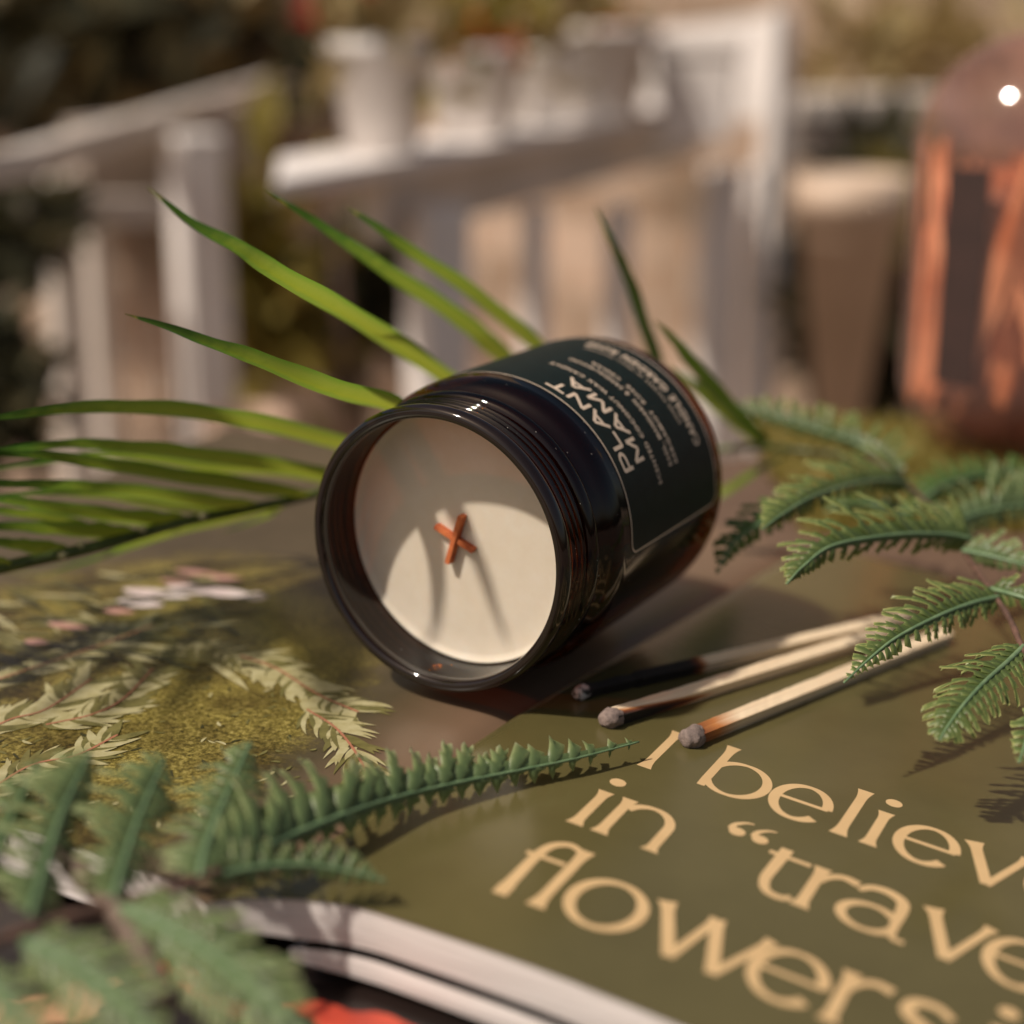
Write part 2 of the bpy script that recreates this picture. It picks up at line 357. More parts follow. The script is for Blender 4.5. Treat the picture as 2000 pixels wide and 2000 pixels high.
def sprig(path, nl, L, w, kinds, spread=1.1, seed=1, stem=3, bend=.5, one=False):
    r = random.Random(seed); P = [puv(*q) for q in path]; pts = crom([Vector((a, c, 0)) for a, c in P], nl)
    for i in range(len(pts)-1):
        d = pts[i+1]-pts[i]; a = math.atan2(d.y, d.x)
        lift[0] += 1
        pv = [pts[i]+Vector((-d.y, d.x, 0)).normalized()*.025, pts[i]-Vector((-d.y, d.x, 0)).normalized()*.025, pts[i+1]-Vector((-d.y, d.x, 0)).normalized()*.02, pts[i+1]+Vector((-d.y, d.x, 0)).normalized()*.02]
        if stem is not None: prints[stem].add([uvw(q.x, q.y, lz(q.x, q.y)+.0003+i*1e-6) for q in pv], [(0, 1, 2, 3)])
        for s in (-1, 1):
            if one and s == 1: continue
            for _ in range(2):
                pleaf(r.choice(kinds), pts[i].x+r.uniform(-.05, .05), pts[i].y+r.uniform(-.05, .05), a+s*spread*r.uniform(.6, 1.2), L*r.uniform(.6, 1.15), w*r.uniform(.7, 1.2), -s*bend*r.uniform(.3, 1.4))
sprig([(470, 1285), (540, 1310), (620, 1360), (700, 1395)], 30, .80, .085, [0, 0, 0, 1], 1.15, 3, bend=1.3)
sprig([(600, 1390), (660, 1430), (710, 1500), (720, 1560)], 24, .75, .06, [0, 1, 1, 0], .8, 5)
sprig([(300, 1290), (360, 1270), (420, 1275), (470, 1290)], 18, .6, .07, [1, 1, 0], 1.1, 6, None)
sprig([(90, 1420), (180, 1400), (240, 1370), (300, 1310)], 22, .8, .09, [0, 1, 0, 1], .9, 8)
sprig([(-60, 1350), (60, 1310), (180, 1270), (300, 1225)], 24, 1.0, .11, [0, 1, 2, 0], .7, 9)
sprig([(-60, 1450), (20, 1410), (90, 1390), (180, 1330)], 20, .9, .10, [0, 1, 0], .8, 10)
sprig([(-40, 1560), (60, 1500), (150, 1480), (230, 1440)], 20, .7, .08, [1, 1, 0], .9, 12)
r = random.Random(4)
for i in range(260):                       # loose small leaves on the moss
    x, y = r.uniform(-80, 620), r.uniform(1280, 1640); u, v = puv(x, y); pleaf(r.choice([0, 1, 1, 1, 2]), u, v, r.uniform(0, 6.28), r.uniform(.10, .26), r.uniform(.02, .04), r.uniform(-1, 1))
for i in range(120):                       # long blurred grasses farther up the page
    x, y = r.uniform(-100, 420), r.uniform(1120, 1300); u, v = puv(x, y); pleaf(r.choice([0, 1, 1, 2, 2]), u, v, r.uniform(-.5, .7), r.uniform(.7, 1.7), r.uniform(.05, .12), r.uniform(-.4, .4))
for (x, y, w, k) in [(300, 1168, 1.5, 4), (380, 1160, 1.4, 4), (440, 1165, 1.1, 4), (270, 1185, 1.0, 4), (500, 1170, .45, 4), (380, 1125, 1.0, 5), (440, 1135, .8, 5), (130, 1230, .9, 5), (230, 1200, .7, 5), (70, 1260, .5, 5), (340, 1140, .7, 5)]:
    u, v = puv(x, y); pleaf(k, u-w/2, v, .15, w, .26 if k == 4 else .16, .2)
for b, mt, nm in zip(prints, inkc, ['printed_foliage']*3+['printed_twigs', 'printed_flowers', 'printed_flowers']):
    tag(b.obj(nm, mt, lp_), kind='stuff')

# ================================================================== PAGE LETTERING (flared strokes, real letter shapes)
class Glyphs:
    def __init__(s, place): s.b = MB(); s.k = 0; s.place = place
    def ribbon(s, pts, w):
        s.k += 1; n_ = len(pts); V = []
        for i, p in enumerate(pts):
            a = pts[max(i-1, 0)]; c = pts[min(i+1, n_-1)]; dx, dy = c[0]-a[0], c[1]-a[1]; L = math.hypot(dx, dy) or 1
            nx, ny = -dy/L, dx/L; h = w(i/(n_-1))/2
            V += [s.place(p[0]+nx*h, p[1]+ny*h, s.k), s.place(p[0]-nx*h, p[1]-ny*h, s.k)]
        s.b.add(V, [(2*i, 2*i+1, 2*i+3, 2*i+2) for i in range(n_-1)])
    def line(s, p, q, w=.15, f0=0, f1=0, n_=24):
        fn = lambda t: w+f0*max(0, 1-t/.22)**2+f1*max(0, 1-(1-t)/.22)**2
        s.ribbon([(lerp(p[0], q[0], i/n_), lerp(p[1], q[1], i/n_)) for i in range(n_+1)], fn)
    def arc(s, c, rx, ry, a0, a1, w=.15, thin=.6, n_=44, taper=0):
        P = []; A = []
        for i in range(n_+1):
            a = math.radians(lerp(a0, a1, i/n_)); P.append((c[0]+rx*math.cos(a), c[1]+ry*math.sin(a))); A.append(a)
        s.ribbon(P, lambda t: w*(thin+(1-thin)*abs(math.cos(math.radians(lerp(a0, a1, t)))))*(1-taper*max(0, t-.7)/.3))
    def dot(s, c, r_):
        s.k += 1; V = [s.place(c[0], c[1], s.k)]+[s.place(c[0]+r_*math.cos(i*math.pi/12), c[1]+r_*math.sin(i*math.pi/12), s.k) for i in range(24)]
        s.b.add(V, [(0, i+1, (i+1) % 24+1) for i in range(24)])
    def bez(s, P, w, n_=30):
        q = crom([Vector((a, c, 0)) for a, c in P], n_); s.ribbon([(a.x, a.y) for a in q], w if callable(w) else (lambda t: w))
G = Glyphs(lambda u, v, k: uvw(u, v, .00004+rz(u, v)+k*.0000012))
XH, AS, SW = 1.20, 1.66, .155
def lt_I(u, v): G.line((u, v), (u, v+1.54), SW*.9, .1, .1)
def lt_l(u, v): G.line((u, v), (u, v+AS), SW, .12, .1)
def lt_i(u, v): G.line((u, v), (u, v+XH-.02), SW, .12, .1); G.dot((u+.02, v+XH+.36), .125)
def lt_b(u, v):
    G.line((u, v+.06), (u, v+AS), SW*.9, -.02, .1); G.arc((u+.40, v+XH/2), .45, XH/2-.03, -150, 152, SW, .5)
def lt_e(u, v, w=.88):
    c = (u+w/2, v+XH/2-.02); G.arc(c, w/2-.05, XH/2-.03, 2, 318, SW*1.05, .55, taper=-.25); G.line((u+.08, c[1]+.02), (u+w-.03, c[1]+.02), SW*.55)
def lt_v(u, v, w=.76):
    G.line((u, v+XH), (u+w*.5, v+.04), SW*1.1, .12, 0); G.line((u+w, v+XH), (u+w*.5, v+.03), SW*.75, .09, 0)
def lt_n(u, v, w=.76):
    G.line((u, v), (u, v+XH), SW, .12, .1); G.line((u+w, v), (u+w, v+XH*.62), SW, .12, 0)
    G.arc((u+w/2+.02, v+XH*.60), w/2-.02, XH*.37, 0, 155, SW, .6)
def lt_r(u, v):
    G.line((u, v), (u, v+XH), SW, .12, .1); G.bez([(u+.03, v+.78), (u+.14, v+1.02), (u+.30, v+1.14), (u+.52, v+1.10)], lambda t: SW*(.55+.5*t))
def lt_t(u, v):
    G.bez([(u+.02, v+XH+.02+.14), (u, v+.75), (u, v+.36), (u+.10, v+.10), (u+.30, v+.04), (u+.44, v+.13)], lambda t: SW*(1.15-.45*t)); G.line((u-.18, v+XH-.06), (u+.42, v+XH-.06), SW*.6)
def lt_a(u, v, w=.78):
    G.bez([(u+.08, v+.98), (u+.22, v+1.15), (u+.45, v+1.18), (u+.66, v+1.04), (u+.70, v+.75), (u+.70, v+.35), (u+.74, v+.08), (u+.90, v+.05)], lambda t: SW*(.6+.5*math.sin(math.pi*min(1, t*1.2))))
    G.arc((u+.36, v+.36), .36, .33, 35, 345, SW*.95, .6)
def lt_o(u, v, w=1.04): G.arc((u+w/2, v+XH/2), w/2-.06, XH/2-.02, 0, 360, SW*1.1, .6, 60)
def lt_w(u, v):
    G.line((u, v+XH), (u+.46, v+.02), SW*1.1, .1, 0); G.line((u+.68, v+XH+.02), (u+.46, v+.02), SW*.8, .08, 0)
    G.line((u+.68, v+XH+.02), (u+1.02, v+.02), SW*1.1, .06, 0); G.line((u+1.42, v+XH), (u+1.02, v+.02), SW*.75, .09, 0)
def lt_f(u, v):
    G.bez([(u, v), (u, v+.5), (u, v+1.15), (u+.07, v+1.50), (u+.26, v+1.66), (u+.46, v+1.60)], lambda t: SW*(1.2-.5*t) if t > .12 else SW*1.35); G.line((u-.16, v+XH-.05), (u+.42, v+XH-.05), SW*.6)
def lt_s(u, v):
    G.bez([(u+.62, v+.98), (u+.42, v+1.14), (u+.16, v+1.08), (u+.12, v+.82), (u+.36, v+.62), (u+.58, v+.42), (u+.52, v+.13), (u+.25, v+.03), (u, v+.18)], lambda t: SW*(.75+.45*math.sin(math.pi*t)))
def lt_q(u, v):
    for d in (0, .34):
        G.dot((u+d+.08, v+.0), .12); G.bez([(u+d-.02, v+.02), (u+d-.01, v+.18), (u+d+.10, v+.32), (u+d+.22, v+.37)], lambda t: .11*(1-.7*t))
lt_I(0, 0); lt_b(.90, 0); lt_e(1.87, 0); lt_l(3.03, 0); lt_i(3.46, 0); lt_e(3.74, 0); lt_v(4.74, 0); lt_e(5.58, 0)
R2 = -2.30; lt_i(-.14, R2); lt_n(.24, R2); lt_q(1.74, R2+1.36); lt_t(2.55, R2); lt_r(3.13, R2); lt_a(3.60, R2); lt_v(4.64, R2); lt_e(5.42, R2); lt_l(6.55, R2)
R3 = -4.54; lt_f(-.20, R3); lt_l(.32, R3); lt_o(.54, R3); lt_w(1.68, R3); lt_e(3.02, R3, .94); lt_r(4.13, R3); lt_s(4.76, R3); lt_i(5.90, R3+.05)
G.b.obj('lettering', M['ink'], pg, smooth=False)

# ================================================================== lower magazine with red and peach print
mg = thing('magazine', (-.03, .2, -.0215), 'black magazine with red and peach printed blossoms under the open book', 'magazine')
MA = math.radians(-38)
def mgp(x, y, dz=0):
    c = Vector((-.02, .25)); p = c+Vector((math.cos(MA), math.sin(MA)))*x+Vector((-math.sin(MA), math.cos(MA)))*y; return Vector((p.x, p.y, -.0168+dz))
b = MB(); P4 = [(-.16, -.075), (.15, -.075), (.15, .12), (-.16, .12)]
b.add([mgp(x, y, z) for z in (-.0045, 0) for x, y in P4], [(3, 2, 1, 0), (4, 5, 6, 7), (0, 1, 5, 4), (1, 2, 6, 5), (2, 3, 7, 6), (3, 0, 4, 7)])
cover = b.obj('cover', M['black_cover'], mg, smooth=False)
def blot(px, py, rx, ry, rot, m, name, k):
    c = gz(px, py, -.0167); V = [c+Vector((0, 0, k*.00003))]
    for i in range(28):
        a = i/28*2*math.pi; q = 1+.22*math.sin(3*a+k)+.12*math.sin(7*a+k*2); x, y = rx*q*math.cos(a), ry*q*math.sin(a)
        V.append(c+Vector((x*math.cos(rot)-y*math.sin(rot), x*math.sin(rot)+y*math.cos(rot), k*.00003)))
    mesh_obj(name, V, [(0, i+1, (i+1) % 28+1) for i in range(28)], m, cover, False)
blot(310, 1895, .0045, .0028, -.6, M['red_print'], 'printed_blossom', 1); blot(365, 1915, .006, .003, -.7, M['red_print'], 'printed_blossom', 2)
blot(285, 1885, .0022, .0018, 0, M['peach_print'], 'printed_blossom', 3); blot(430, 1960, .007, .0022, -.6, M['red_print'], 'printed_blossom', 4)
blot(700, 2005, .013, .005, -.5, M['red_print'], 'printed_blossom', 5); blot(120, 1960, .010, .006, .5, M['peach_print'], 'printed_blossom', 6)
blot(20, 1990, .012, .006, .2, M['peach_print'], 'printed_blossom', 8); blot(355, 1903, .0018, .0018, 0, M['peach_print'], 'printed_blossom', 9)
blot(770, 2060, .012, .006, -.4, M['red_print'], 'printed_blossom', 10)

# ================================================================== CANDLE JAR
YAW = math.radians(29.55); AX = Vector((math.sin(YAW), math.cos(YAW), 0)); HX = Vector((math.cos(YAW), -math.sin(YAW), 0)); ZX = Vector((0, 0, 1))
J = Vector((-.0178, .3632, .0364))
jar = thing('candle_jar', (J.x, J.y, 0), 'amber glass candle jar lying on its side with pale wax and dark label', 'candle')
def jp(s, r, th): return J+AX*s+(HX*math.cos(th)+ZX*math.sin(th))*r
def lathe(prof, n_=160, closed=False):
    V = []; Fc = []; m_ = len(prof)
    for s, r_ in prof:
        for k in range(n_): V.append(jp(s/1000, r_/1000, 2*math.pi*k/n_))
    for i in range(m_-1):
        for k in range(n_): Fc.append((i*n_+k, i*n_+(k+1) % n_, (i+1)*n_+(k+1) % n_, (i+1)*n_+k))
    b = MB(); b.add(V, Fc); return b
def smooth_prof(P, sub=4):
    q = crom([Vector((a, c, 0)) for a, c in P], (len(P)-1)*sub); return [(a.x, a.y) for a in q]
outer = smooth_prof([(.05, 31.6), (.0, 32.3), (.5, 33.1), (1.6, 33.5), (2.9, 33.3), (3.5, 32.5), (4.1, 31.95), (4.9, 33.25), (5.3, 33.45), (5.8, 32.6), (6.4, 31.85), (7.1, 33.25), (7.5, 33.45), (8.0, 32.6), (8.6, 31.85), (9.3, 33.2), (9.8, 33.4), (10.4, 32.4),
    (11.5, 31.8), (12.3, 33.5), (13.3, 34.1), (14.5, 34.2), (15.4, 33.8), (16.0, 32.9), (17.0, 32.6), (18.2, 33.4), (19.8, 34.8), (21.6, 35.6), (23.5, 35.95), (26, 36), (40, 36), (60, 36), (76, 36), (80.5, 35.7), (83.6, 34.4), (85.6, 32.2), (86.3, 29.5), (85.6, 26), (85.2, 14), (85.2, 1), (85.2, .01)])
outer = [(s_ if s_ < 24 else s_*1.025-.6, r_+(.55 if s_ < 24 else .5)) for s_, r_ in outer]; outer[-1] = (outer[-1][0], .01)
lathe(outer).obj('glass_jar', M['amber'], jar)
inner = smooth_prof([(.05, 31.6), (.5, 31.1), (1.6, 30.95), (8, 30.9), (15, 30.95), (19, 31.3), (23, 32.6), (28, 33.2), (50, 33.2), (76, 33.2), (80, 32), (81.5, 28), (81.6, 10), (81.6, .01)]); inner = [(s_, r_+(.55 if s_ < 30 else .4)) for s_, r_ in inner]
lathe(inner[::-1]).obj('glass_inner_wall', M['amber'], jar)
M['rim'] = mat('dark_glass_rim', (.010, .005, .0035), (.008, .004, .003), 300, .05, spec=.6)
rimp = smooth_prof([(3.0, 33.95), (2.2, 34.16), (1.1, 34.10), (.1, 33.5), (-.25, 32.7), (-.1, 31.8), (.5, 31.25), (1.6, 31.05), (2.6, 31.2), (2.8, 31.6), (2.9, 33.5), (3.0, 33.95)], 4)
lathe(rimp).obj('rim', M['rim'], jar)
WD = 14.2
waxp = [(81.2, .01), (81.2, 27.6), (79.6, 31.6), (76, 32.95), (28, 32.95), (23, 32.3), (19, 31.05), (15.5, 30.75)]+[(WD-.9, 30.72), (WD-.75, 30.3), (WD-.25, 29.6), (WD, 28.6), (WD+.1, 24), (WD+.1, 12), (WD-.05, 5), (WD-.2, .01)]
waxp = [(s_, r_+(.5 if (r_ > 25 and s_ > WD-2) else 0)) for s_, r_ in waxp]
lathe(waxp).obj('wax', M['wax'], jar)
# crossed wooden wick
def wickstrip(x0, y0, x1, y1, top, th=.5, skew=(0, 0)):
    d = Vector((x1-x0, y1-y0)); nn = Vector((-d.y, d.x)).normalized()*th
    b = MB(); V = []
    for s, k in ((WD+1, 0), (WD-top, 1)):
        for (x, y) in ((x0, y0), (x1, y1)):
            for sg in (-1, 1):
                q = J+AX*(s/1000)+HX*((x+nn.x*sg+skew[0]*k)/1000)+ZX*((y+nn.y*sg+skew[1]*k)/1000); V.append(q)
    b.add(V, [(0, 1, 3, 2), (4, 6, 7, 5), (0, 4, 5, 1), (2, 3, 7, 6), (0, 2, 6, 4), (1, 5, 7, 3)])
    return b
w1 = wickstrip(-7.6, 1.7, 2.8, -2.8, 2.0, .62); w2 = wickstrip(-.2, 5.4, -4.0, -6.8, 2.5, .62)
wk = w1.obj('wick', M['wick'], jar, smooth=False); bevel(wk, .00012)
wk2 = w2.obj('wick', M['wick'], jar, smooth=False); bevel(wk2, .00012)
# label wrapped round the body
RL = .03662
def lab(s, deg, lift=0): return jp(s, RL+lift, math.radians(deg))
def rrect(s0, s1, d0, d1, r_, n_=8):
    a = r_/RL*57.3*1.0; P = []
    for (cs, cdg, a0) in ((s0+r_, d0+a, 180), (s1-r_, d0+a, 270), (s1-r_, d1-a, 0), (s0+r_, d1-a, 90)):
        for i in range(n_+1):
            t = math.radians(a0+90*i/n_); P.append((cs+r_*math.cos(t), cdg+a*math.sin(t)))
    return P
S0, S1, D0, D1 = .0276, .0775, -4.5, 118
def sheet_label(name, m, s0, s1, d0, d1, r_, lift, parent):
    b = MB(); n_ = 90
    V = []; nn = 40
    for i in range(n_+1):
        d = lerp(d0, d1, i/n_); arcd = min(d-d0, d1-d)/57.3*RL; ins = r_-math.sqrt(max(0, r_*r_-(r_-min(r_, arcd))**2)) if arcd < r_ else 0
        for j in range(nn+1): V.append(lab(lerp(s0+ins, s1-ins, j/nn), d, lift))
    b.add(V, [(i*(nn+1)+j, i*(nn+1)+j+1, (i+1)*(nn+1)+j+1, (i+1)*(nn+1)+j) for i in range(n_) for j in range(nn)])
    return b.obj(name, m, parent)
lb = sheet_label('label', M['label'], S0, S1, D0, D1, .0032, 0, jar)
b = MB(); Po = rrect(S0+.0001, S1-.0001, D0+.2, D1-.2, .0031); Pi = rrect(S0+.00052, S1-.00052, D0+.85, D1-.85, .0027)
def dens(P):
    out = []
    for i in range(len(P)):
        a, c = P[i], P[(i+1) % len(P)]; k = max(1, int(abs(a[1]-c[1])/2)); out += [(lerp(a[0], c[0], j/k), lerp(a[1], c[1], j/k)) for j in range(k)]
    return out
Po_, Pi_ = dens(Po), dens(Pi); q = min(len(Po_), len(Pi_))
if len(Po_) != len(Pi_):
    Po_ = [(lerp(a[0], c[0], 0), a[1]) for a, c in zip(Po, Po)]; Pi_ = Pi; q = len(Po_)
b.add([lab(s, d, .00004) for s, d in Po_]+[lab(s, d, .00004) for s, d in Pi_], [(i, (i+1) % q, q+(i+1) % q, q+i) for i in range(q)])
b.obj('label_border', M['label_print'], lb)
# big lettering: strokes in (angle, axial) space; letter up = towards the mouth
LS = RL*math.radians(1)                    # metres per degree
GL = Glyphs(lambda x, y, k: lab(-y, x/LS, .00005+k*.0000012))
def cap(s_, txt, d0, d1, h, wts, w):
    x = d0*LS; tot = sum(wts)+.22*(len(txt)-1); sc = (d1-d0)*LS/tot
    for ch, wt in zip(txt, wts):
        W_ = wt*sc; y0 = -s_; g = GL; ln = lambda p, q: g.line((x+p[0]*W_, y0+p[1]*h), (x+q[0]*W_, y0+q[1]*h), w, n_=6)
        if ch == 'P': ln((0.05, -.05), (.05, 1)); ln((0, .97), (.6, .97)); ln((0, .35), (.6, .35)); g.arc((x+.6*W_, y0+.66*h), .36*W_, .31*h, -90, 90, w, 1, 14)
        if ch == 'L': ln((.05, 1.05), (.05, 0)); ln((0, .03), (1, .03))
        if ch == 'A': ln((0, -.05), (.5, 1)); ln((.5, 1), (1, -.05)); ln((.27, .36), (.75, .36))
        if ch == 'N': ln((.05, -.05), (.05, 1)); ln((.05, .97), (.95, .05)); ln((.95, 0), (.95, 1.05))
        if ch == 'T': ln((-.05, .97), (1.05, .97)); ln((.5, 1), (.5, -.05))
        if ch == 'M': ln((.05, -.05), (.05, 1)); ln((.05, .97), (.52, .1)); ln((.52, .1), (.95, .97)); ln((.95, 1), (.95, -.05))
        x += (wt+.22)*sc
cap(.0354, 'PLANT', 25.8, 71.0, .0042, [.8, .75, 1, .9, .85], .00098)
cap(.0418, 'MAMA', 27.0, 69.0, .0042, [1, 1, 1, 1], .00098)
GL.b.obj('lettering', M['label_print'], lb, smooth=False)
def smalltext(txt, s_, d0, d1, h, bold=.02, sp=1.15):
    cu = bpy.data.curves.new('text', 'FONT'); cu.body = txt; cu.size = 1; cu.space_character = sp; cu.offset = bold; cu.resolution_u = 2
    to = bpy.data.objects.new('text', cu); COL.objects.link(to); bpy.context.view_layer.update()
    me = bpy.data.meshes.new_from_object(to.evaluated_get(bpy.context.evaluated_depsgraph_get()))
    COL.objects.unlink(to); bpy.data.objects.remove(to)
    xs = [v.co.x for v in me.vertices]; ys = [v.co.y for v in me.vertices]; x0, x1, y1 = min(xs), max(xs), .70
    V = [lab(s_-v.co.y/y1*h, lerp(d0, d1, (v.co.x-x0)/(x1-x0)), .00006) for v in me.vertices]
    return mesh_obj('small_lettering', V, [tuple(p.vertices) for p in me.polygons], M['label_print'], lb, False)
smalltext('SCENTED COCONUT WAX CANDLE', .0468, 15.5, 82, .0016)
smalltext('BASIL, MANDARIN  & SANDALWOOD', .0543, 20, 80, .0016)
smalltext('BERGAMOT  ROSE  CEDAR', .0575, 20, 73, .0015)
smalltext('HAND POURED IN SMALL BATCHES', .0672, 33, 84, .0013, .0)
smalltext('CANDLE GARDEN ROSE', .0722, 22, 86, .0030, .03)

# ================================================================== MATCHES
def matchmat(name, c0, c1, amt=1, side=0):
    """wood with scorched end: UV.y metres/length from the head"""
    m, n, l, P = newmat(name)
    uv = n.new('ShaderNodeUVMap'); sep = n.new('ShaderNodeSeparateXYZ'); l.new(uv.outputs[0], sep.inputs[0])
    nz = noise_node(n, l, 1, 5, coord='UV', stretch=(30, 3, 1)); 
    wd = ramp(n, l, nz.outputs[0], [(.3, (.66, .46, .28)), (.5, (.82, .64, .43)), (.7, (.90, .75, .55))])
    ad = n.new('ShaderNodeMath'); ad.operation = 'MULTIPLY_ADD'; ad.inputs[1].default_value = .05; l.new(nz.outputs[0], ad.inputs[0]); l.new(sep.outputs[1], ad.inputs[2])
    if side:
        d_ = n.new('ShaderNodeMath'); d_.operation = 'SUBTRACT'; d_.inputs[1].default_value = .36; l.new(sep.outputs[0], d_.inputs[0])
        e_ = n.new('ShaderNodeMath'); e_.operation = 'ABSOLUTE'; l.new(d_.outputs[0], e_.inputs[0])
        a2 = n.new('ShaderNodeMath'); a2.operation = 'MULTIPLY_ADD'; a2.inputs[1].default_value = side; l.new(e_.outputs[0], a2.inputs[0]); l.new(ad.outputs[0], a2.inputs[2]); ad = a2
    ch = ramp(n, l, ad.outputs[0], [(c0, (.012, .009, .007)), (c0+(c1-c0)*.45, (.16, .045, .015)), (c0+(c1-c0)*.7, (.55, .26, .10)), (c1, (1, 1, 1))])
    mx = n.new('ShaderNodeMix'); mx.data_type = 'RGBA'; mx.blend_type = 'MULTIPLY'; mx.inputs[0].default_value = amt
    l.new(wd.outputs[0], mx.inputs[6]); l.new(ch.outputs[0], mx.inputs[7]); l.new(mx.outputs[2], P.inputs['Base Color']); P.inputs['Roughness'].default_value = .8
    bp = n.new('ShaderNodeBump'); bp.inputs['Strength'].default_value = .5; bp.inputs['Distance'].default_value = .0003; l.new(nz.outputs[0], bp.inputs['Height']); l.new(bp.outputs[0], P.inputs['Normal'])
    return m
head_mats = [mat('ash_head', (.55, .50, .44), (.03, .025, .02), 700, .9, .8, 1500, lo=.44, hi=.52), mat('spent_head', (.27, .20, .17), (.15, .11, .095), 900, .75, .6, 2500), mat('spent_head_grey', (.24, .18, .155), (.14, .105, .09), 900, .75, .6, 2500)]
def match(hx, hy, tx, ty, m, hm, label, w=.0023, charred=0, hw=1.0, seed=0, dz=0, roll=-20):
    r = random.Random(seed)
    a = gs(hx, hy, w/2+.0002); c = gs(tx, ty, w/2+.0002+dz); d = (c-a); L = d.length; t = d.normalized()
    o = thing('match', (a.x, a.y, zp(a.x)), label, 'match', 'spent wooden matches on the olive page')
    sd = t.cross(Vector((0, 0, 1))).normalized(); up = sd.cross(t)
    rr = math.radians(roll); sd, up = sd*math.cos(rr)+up*math.sin(rr), up*math.cos(rr)-sd*math.sin(rr)
    b = MB(); n_ = 60; V = []; uvs = []; co = [(-1, -1), (0, -1.01), (1, -1), (1.01, 0), (1, 1), (0, 1.01), (-1, 1), (-1.01, 0)]
    for i in range(n_+1):
        s_ = i/n_; ww = w/2
        if charred and s_*L < charred: ww *= .80+.1*math.sin(i*1.3)+r.uniform(-.05, .05)
        q = a+t*(L*s_)+up*r.uniform(-1, 1)*.00002
        for k, (x, y) in enumerate(co):
            jx = 1+r.uniform(-.035, .035); V.append(q+sd*x*ww*jx+up*y*ww*jx*.97); uvs.append((k/8, s_))
    Fc = [(i*8+k, i*8+(k+1) % 8, (i+1)*8+(k+1) % 8, (i+1)*8+k) for i in range(n_) for k in range(8)]+[tuple(range(8))[::-1], tuple(range(n_*8, n_*8+8))]
    b.add(V, Fc, uvs); st = b.obj('stick', m, o, smooth=False)
    # bulbous head
    b = MB(); V = []; nr, ns = 22, 32
    for i in range(nr+1):
        ph = math.pi*i/nr
        for k in range(ns):
            th = 2*math.pi*k/ns; x = -math.copysign(abs(math.cos(ph))**.75, math.cos(ph))*w*.74*hw; rr_ = math.sin(ph)**.55*w*.64*hw*(1-.12*math.cos(ph*.9))
            nn = 1+.26*mnoise.noise(Vector((math.cos(th)*1.2+seed*3, math.sin(th)*1.2, x*700)))+.10*mnoise.noise(Vector((math.cos(th)*4+seed, math.sin(th)*4, x*2500)))
            V.append(a+t*(x+w*.05)+(sd*math.cos(th)+up*math.sin(th))*rr_*nn)
    b.add(V, [(i*ns+k, i*ns+(k+1) % ns, (i+1)*ns+(k+1) % ns, (i+1)*ns+k) for i in range(nr) for k in range(ns)])
    b.obj('head', hm, o)
    return o
match(1134, 1352, 1775, 1206, matchmat('scorched_stick_long', .315, .36), head_mats[0], 'burnt match nearest the jar, blackened along a third of its stick, ashen head', w=.0031, charred=.0185, seed=1, hw=.92)
match(1192, 1403, 1745, 1232, matchmat('scorched_stick_side', .20, .36, 1, .95), head_mats[1], 'middle match of the three, grey brown head and scorched front side', w=.0033, seed=2, hw=1.12)
match(1351, 1440, 1848, 1240, matchmat('scorched_stick_short', -.08, .17), head_mats[2], 'match nearest the printed lettering, grey head with lightly browned neck', w=.0034, seed=3, hw=1.18)

# ================================================================== PALM FROND
M['palm'] = leafmat('palm_leaf', [(0, (.25, .28, .055)), (.55, (.17, .24, .045)), (.78, (.06, .13, .028)), (.93, (.035, .085, .02)), (.97, (.30, .28, .09)), (1, (.10, .12, .03))], .52, .38, 260, vstops=[(.10, (.55, .85, .75)), (.38, (1, 1, 1)), (.75, (1.05, 1.02, .8)), (.98, (.8, .95, .9))])
M['palm_dark'] = leafmat('palm_leaf_dark', [(0, (.05, .10, .012)), (.6, (.06, .12, .014)), (1, (.09, .16, .02))], .3, .35, 200)
M['rachis'] = mat('palm_stem', (.085, .11, .022), (.04, .055, .012), 200, .45)
def blade(mb, pts, wpx, twist=0, n_=44, prof=None, fold=.35, tiproll=0):
    """pts: (px,py,depth) base to tip; wpx = widest width as seen"""
    P = crom([at(*q) for q in pts], n_); V = []; uvs = []; C0 = Vector((0, 0, CAMH)); L = 0
    prof = prof or [(0, .62), (.12, .92), (.3, 1), (.55, .82), (.8, .45), (.95, .16), (1, .03)]
    twist = twist*1.0+28; Dm = sum(q[2] for q in pts)/len(pts); W_ = .86*pxw(wpx, Dm)/math.cos(math.radians(min(58, twist)))**.8
    for i, p in enumerate(P):
        t = (P[min(i+1, n_)]-P[max(i-1, 0)]).normalized(); vd = (p-C0).normalized(); sd = t.cross(vd).normalized(); nn = sd.cross(t)
        a = math.radians(twist+tiproll*i/n_); s2 = sd*math.cos(a)+nn*math.sin(a); n2 = nn*math.cos(a)-sd*math.sin(a); hw = W_/2*table(prof, i/n_)*(1+.05*math.sin(i*.9+wpx))
        for k, x in enumerate((-1, -.5, 0, .5, 1)):
            V.append(p+s2*x*hw+n2*(abs(x))*hw*fold+n2*.04*hw*math.sin(i*.7)); uvs.append(((x+1)/2, i/n_))
    Fc = [(i*5+k, i*5+k+1, (i+1)*5+k+1, (i+1)*5+k) for i in range(n_) for k in range(4)]
    mb.add(V, Fc, uvs)
fr = thing('palm_frond', at(300, 1035, .45), 'bright green palm frond fanning out to the left behind the jar', 'palm leaf')
rach = crom([at(*q) for q in [(-160, 1150, .40), (0, 1109, .42), (181, 1069, .435), (283, 1040, .445), (362, 1018, .45), (471, 996, .46), (616, 964, .47), (760, 915, .485), (900, 860, .50), (1050, 800, .515), (1150, 770, .525)]], 60)
b = MB(); b.tube(rach, [lerp(.0017, .0010, i/60) for i in range(61)], 10); b.obj('stem', M['rachis'], fr)
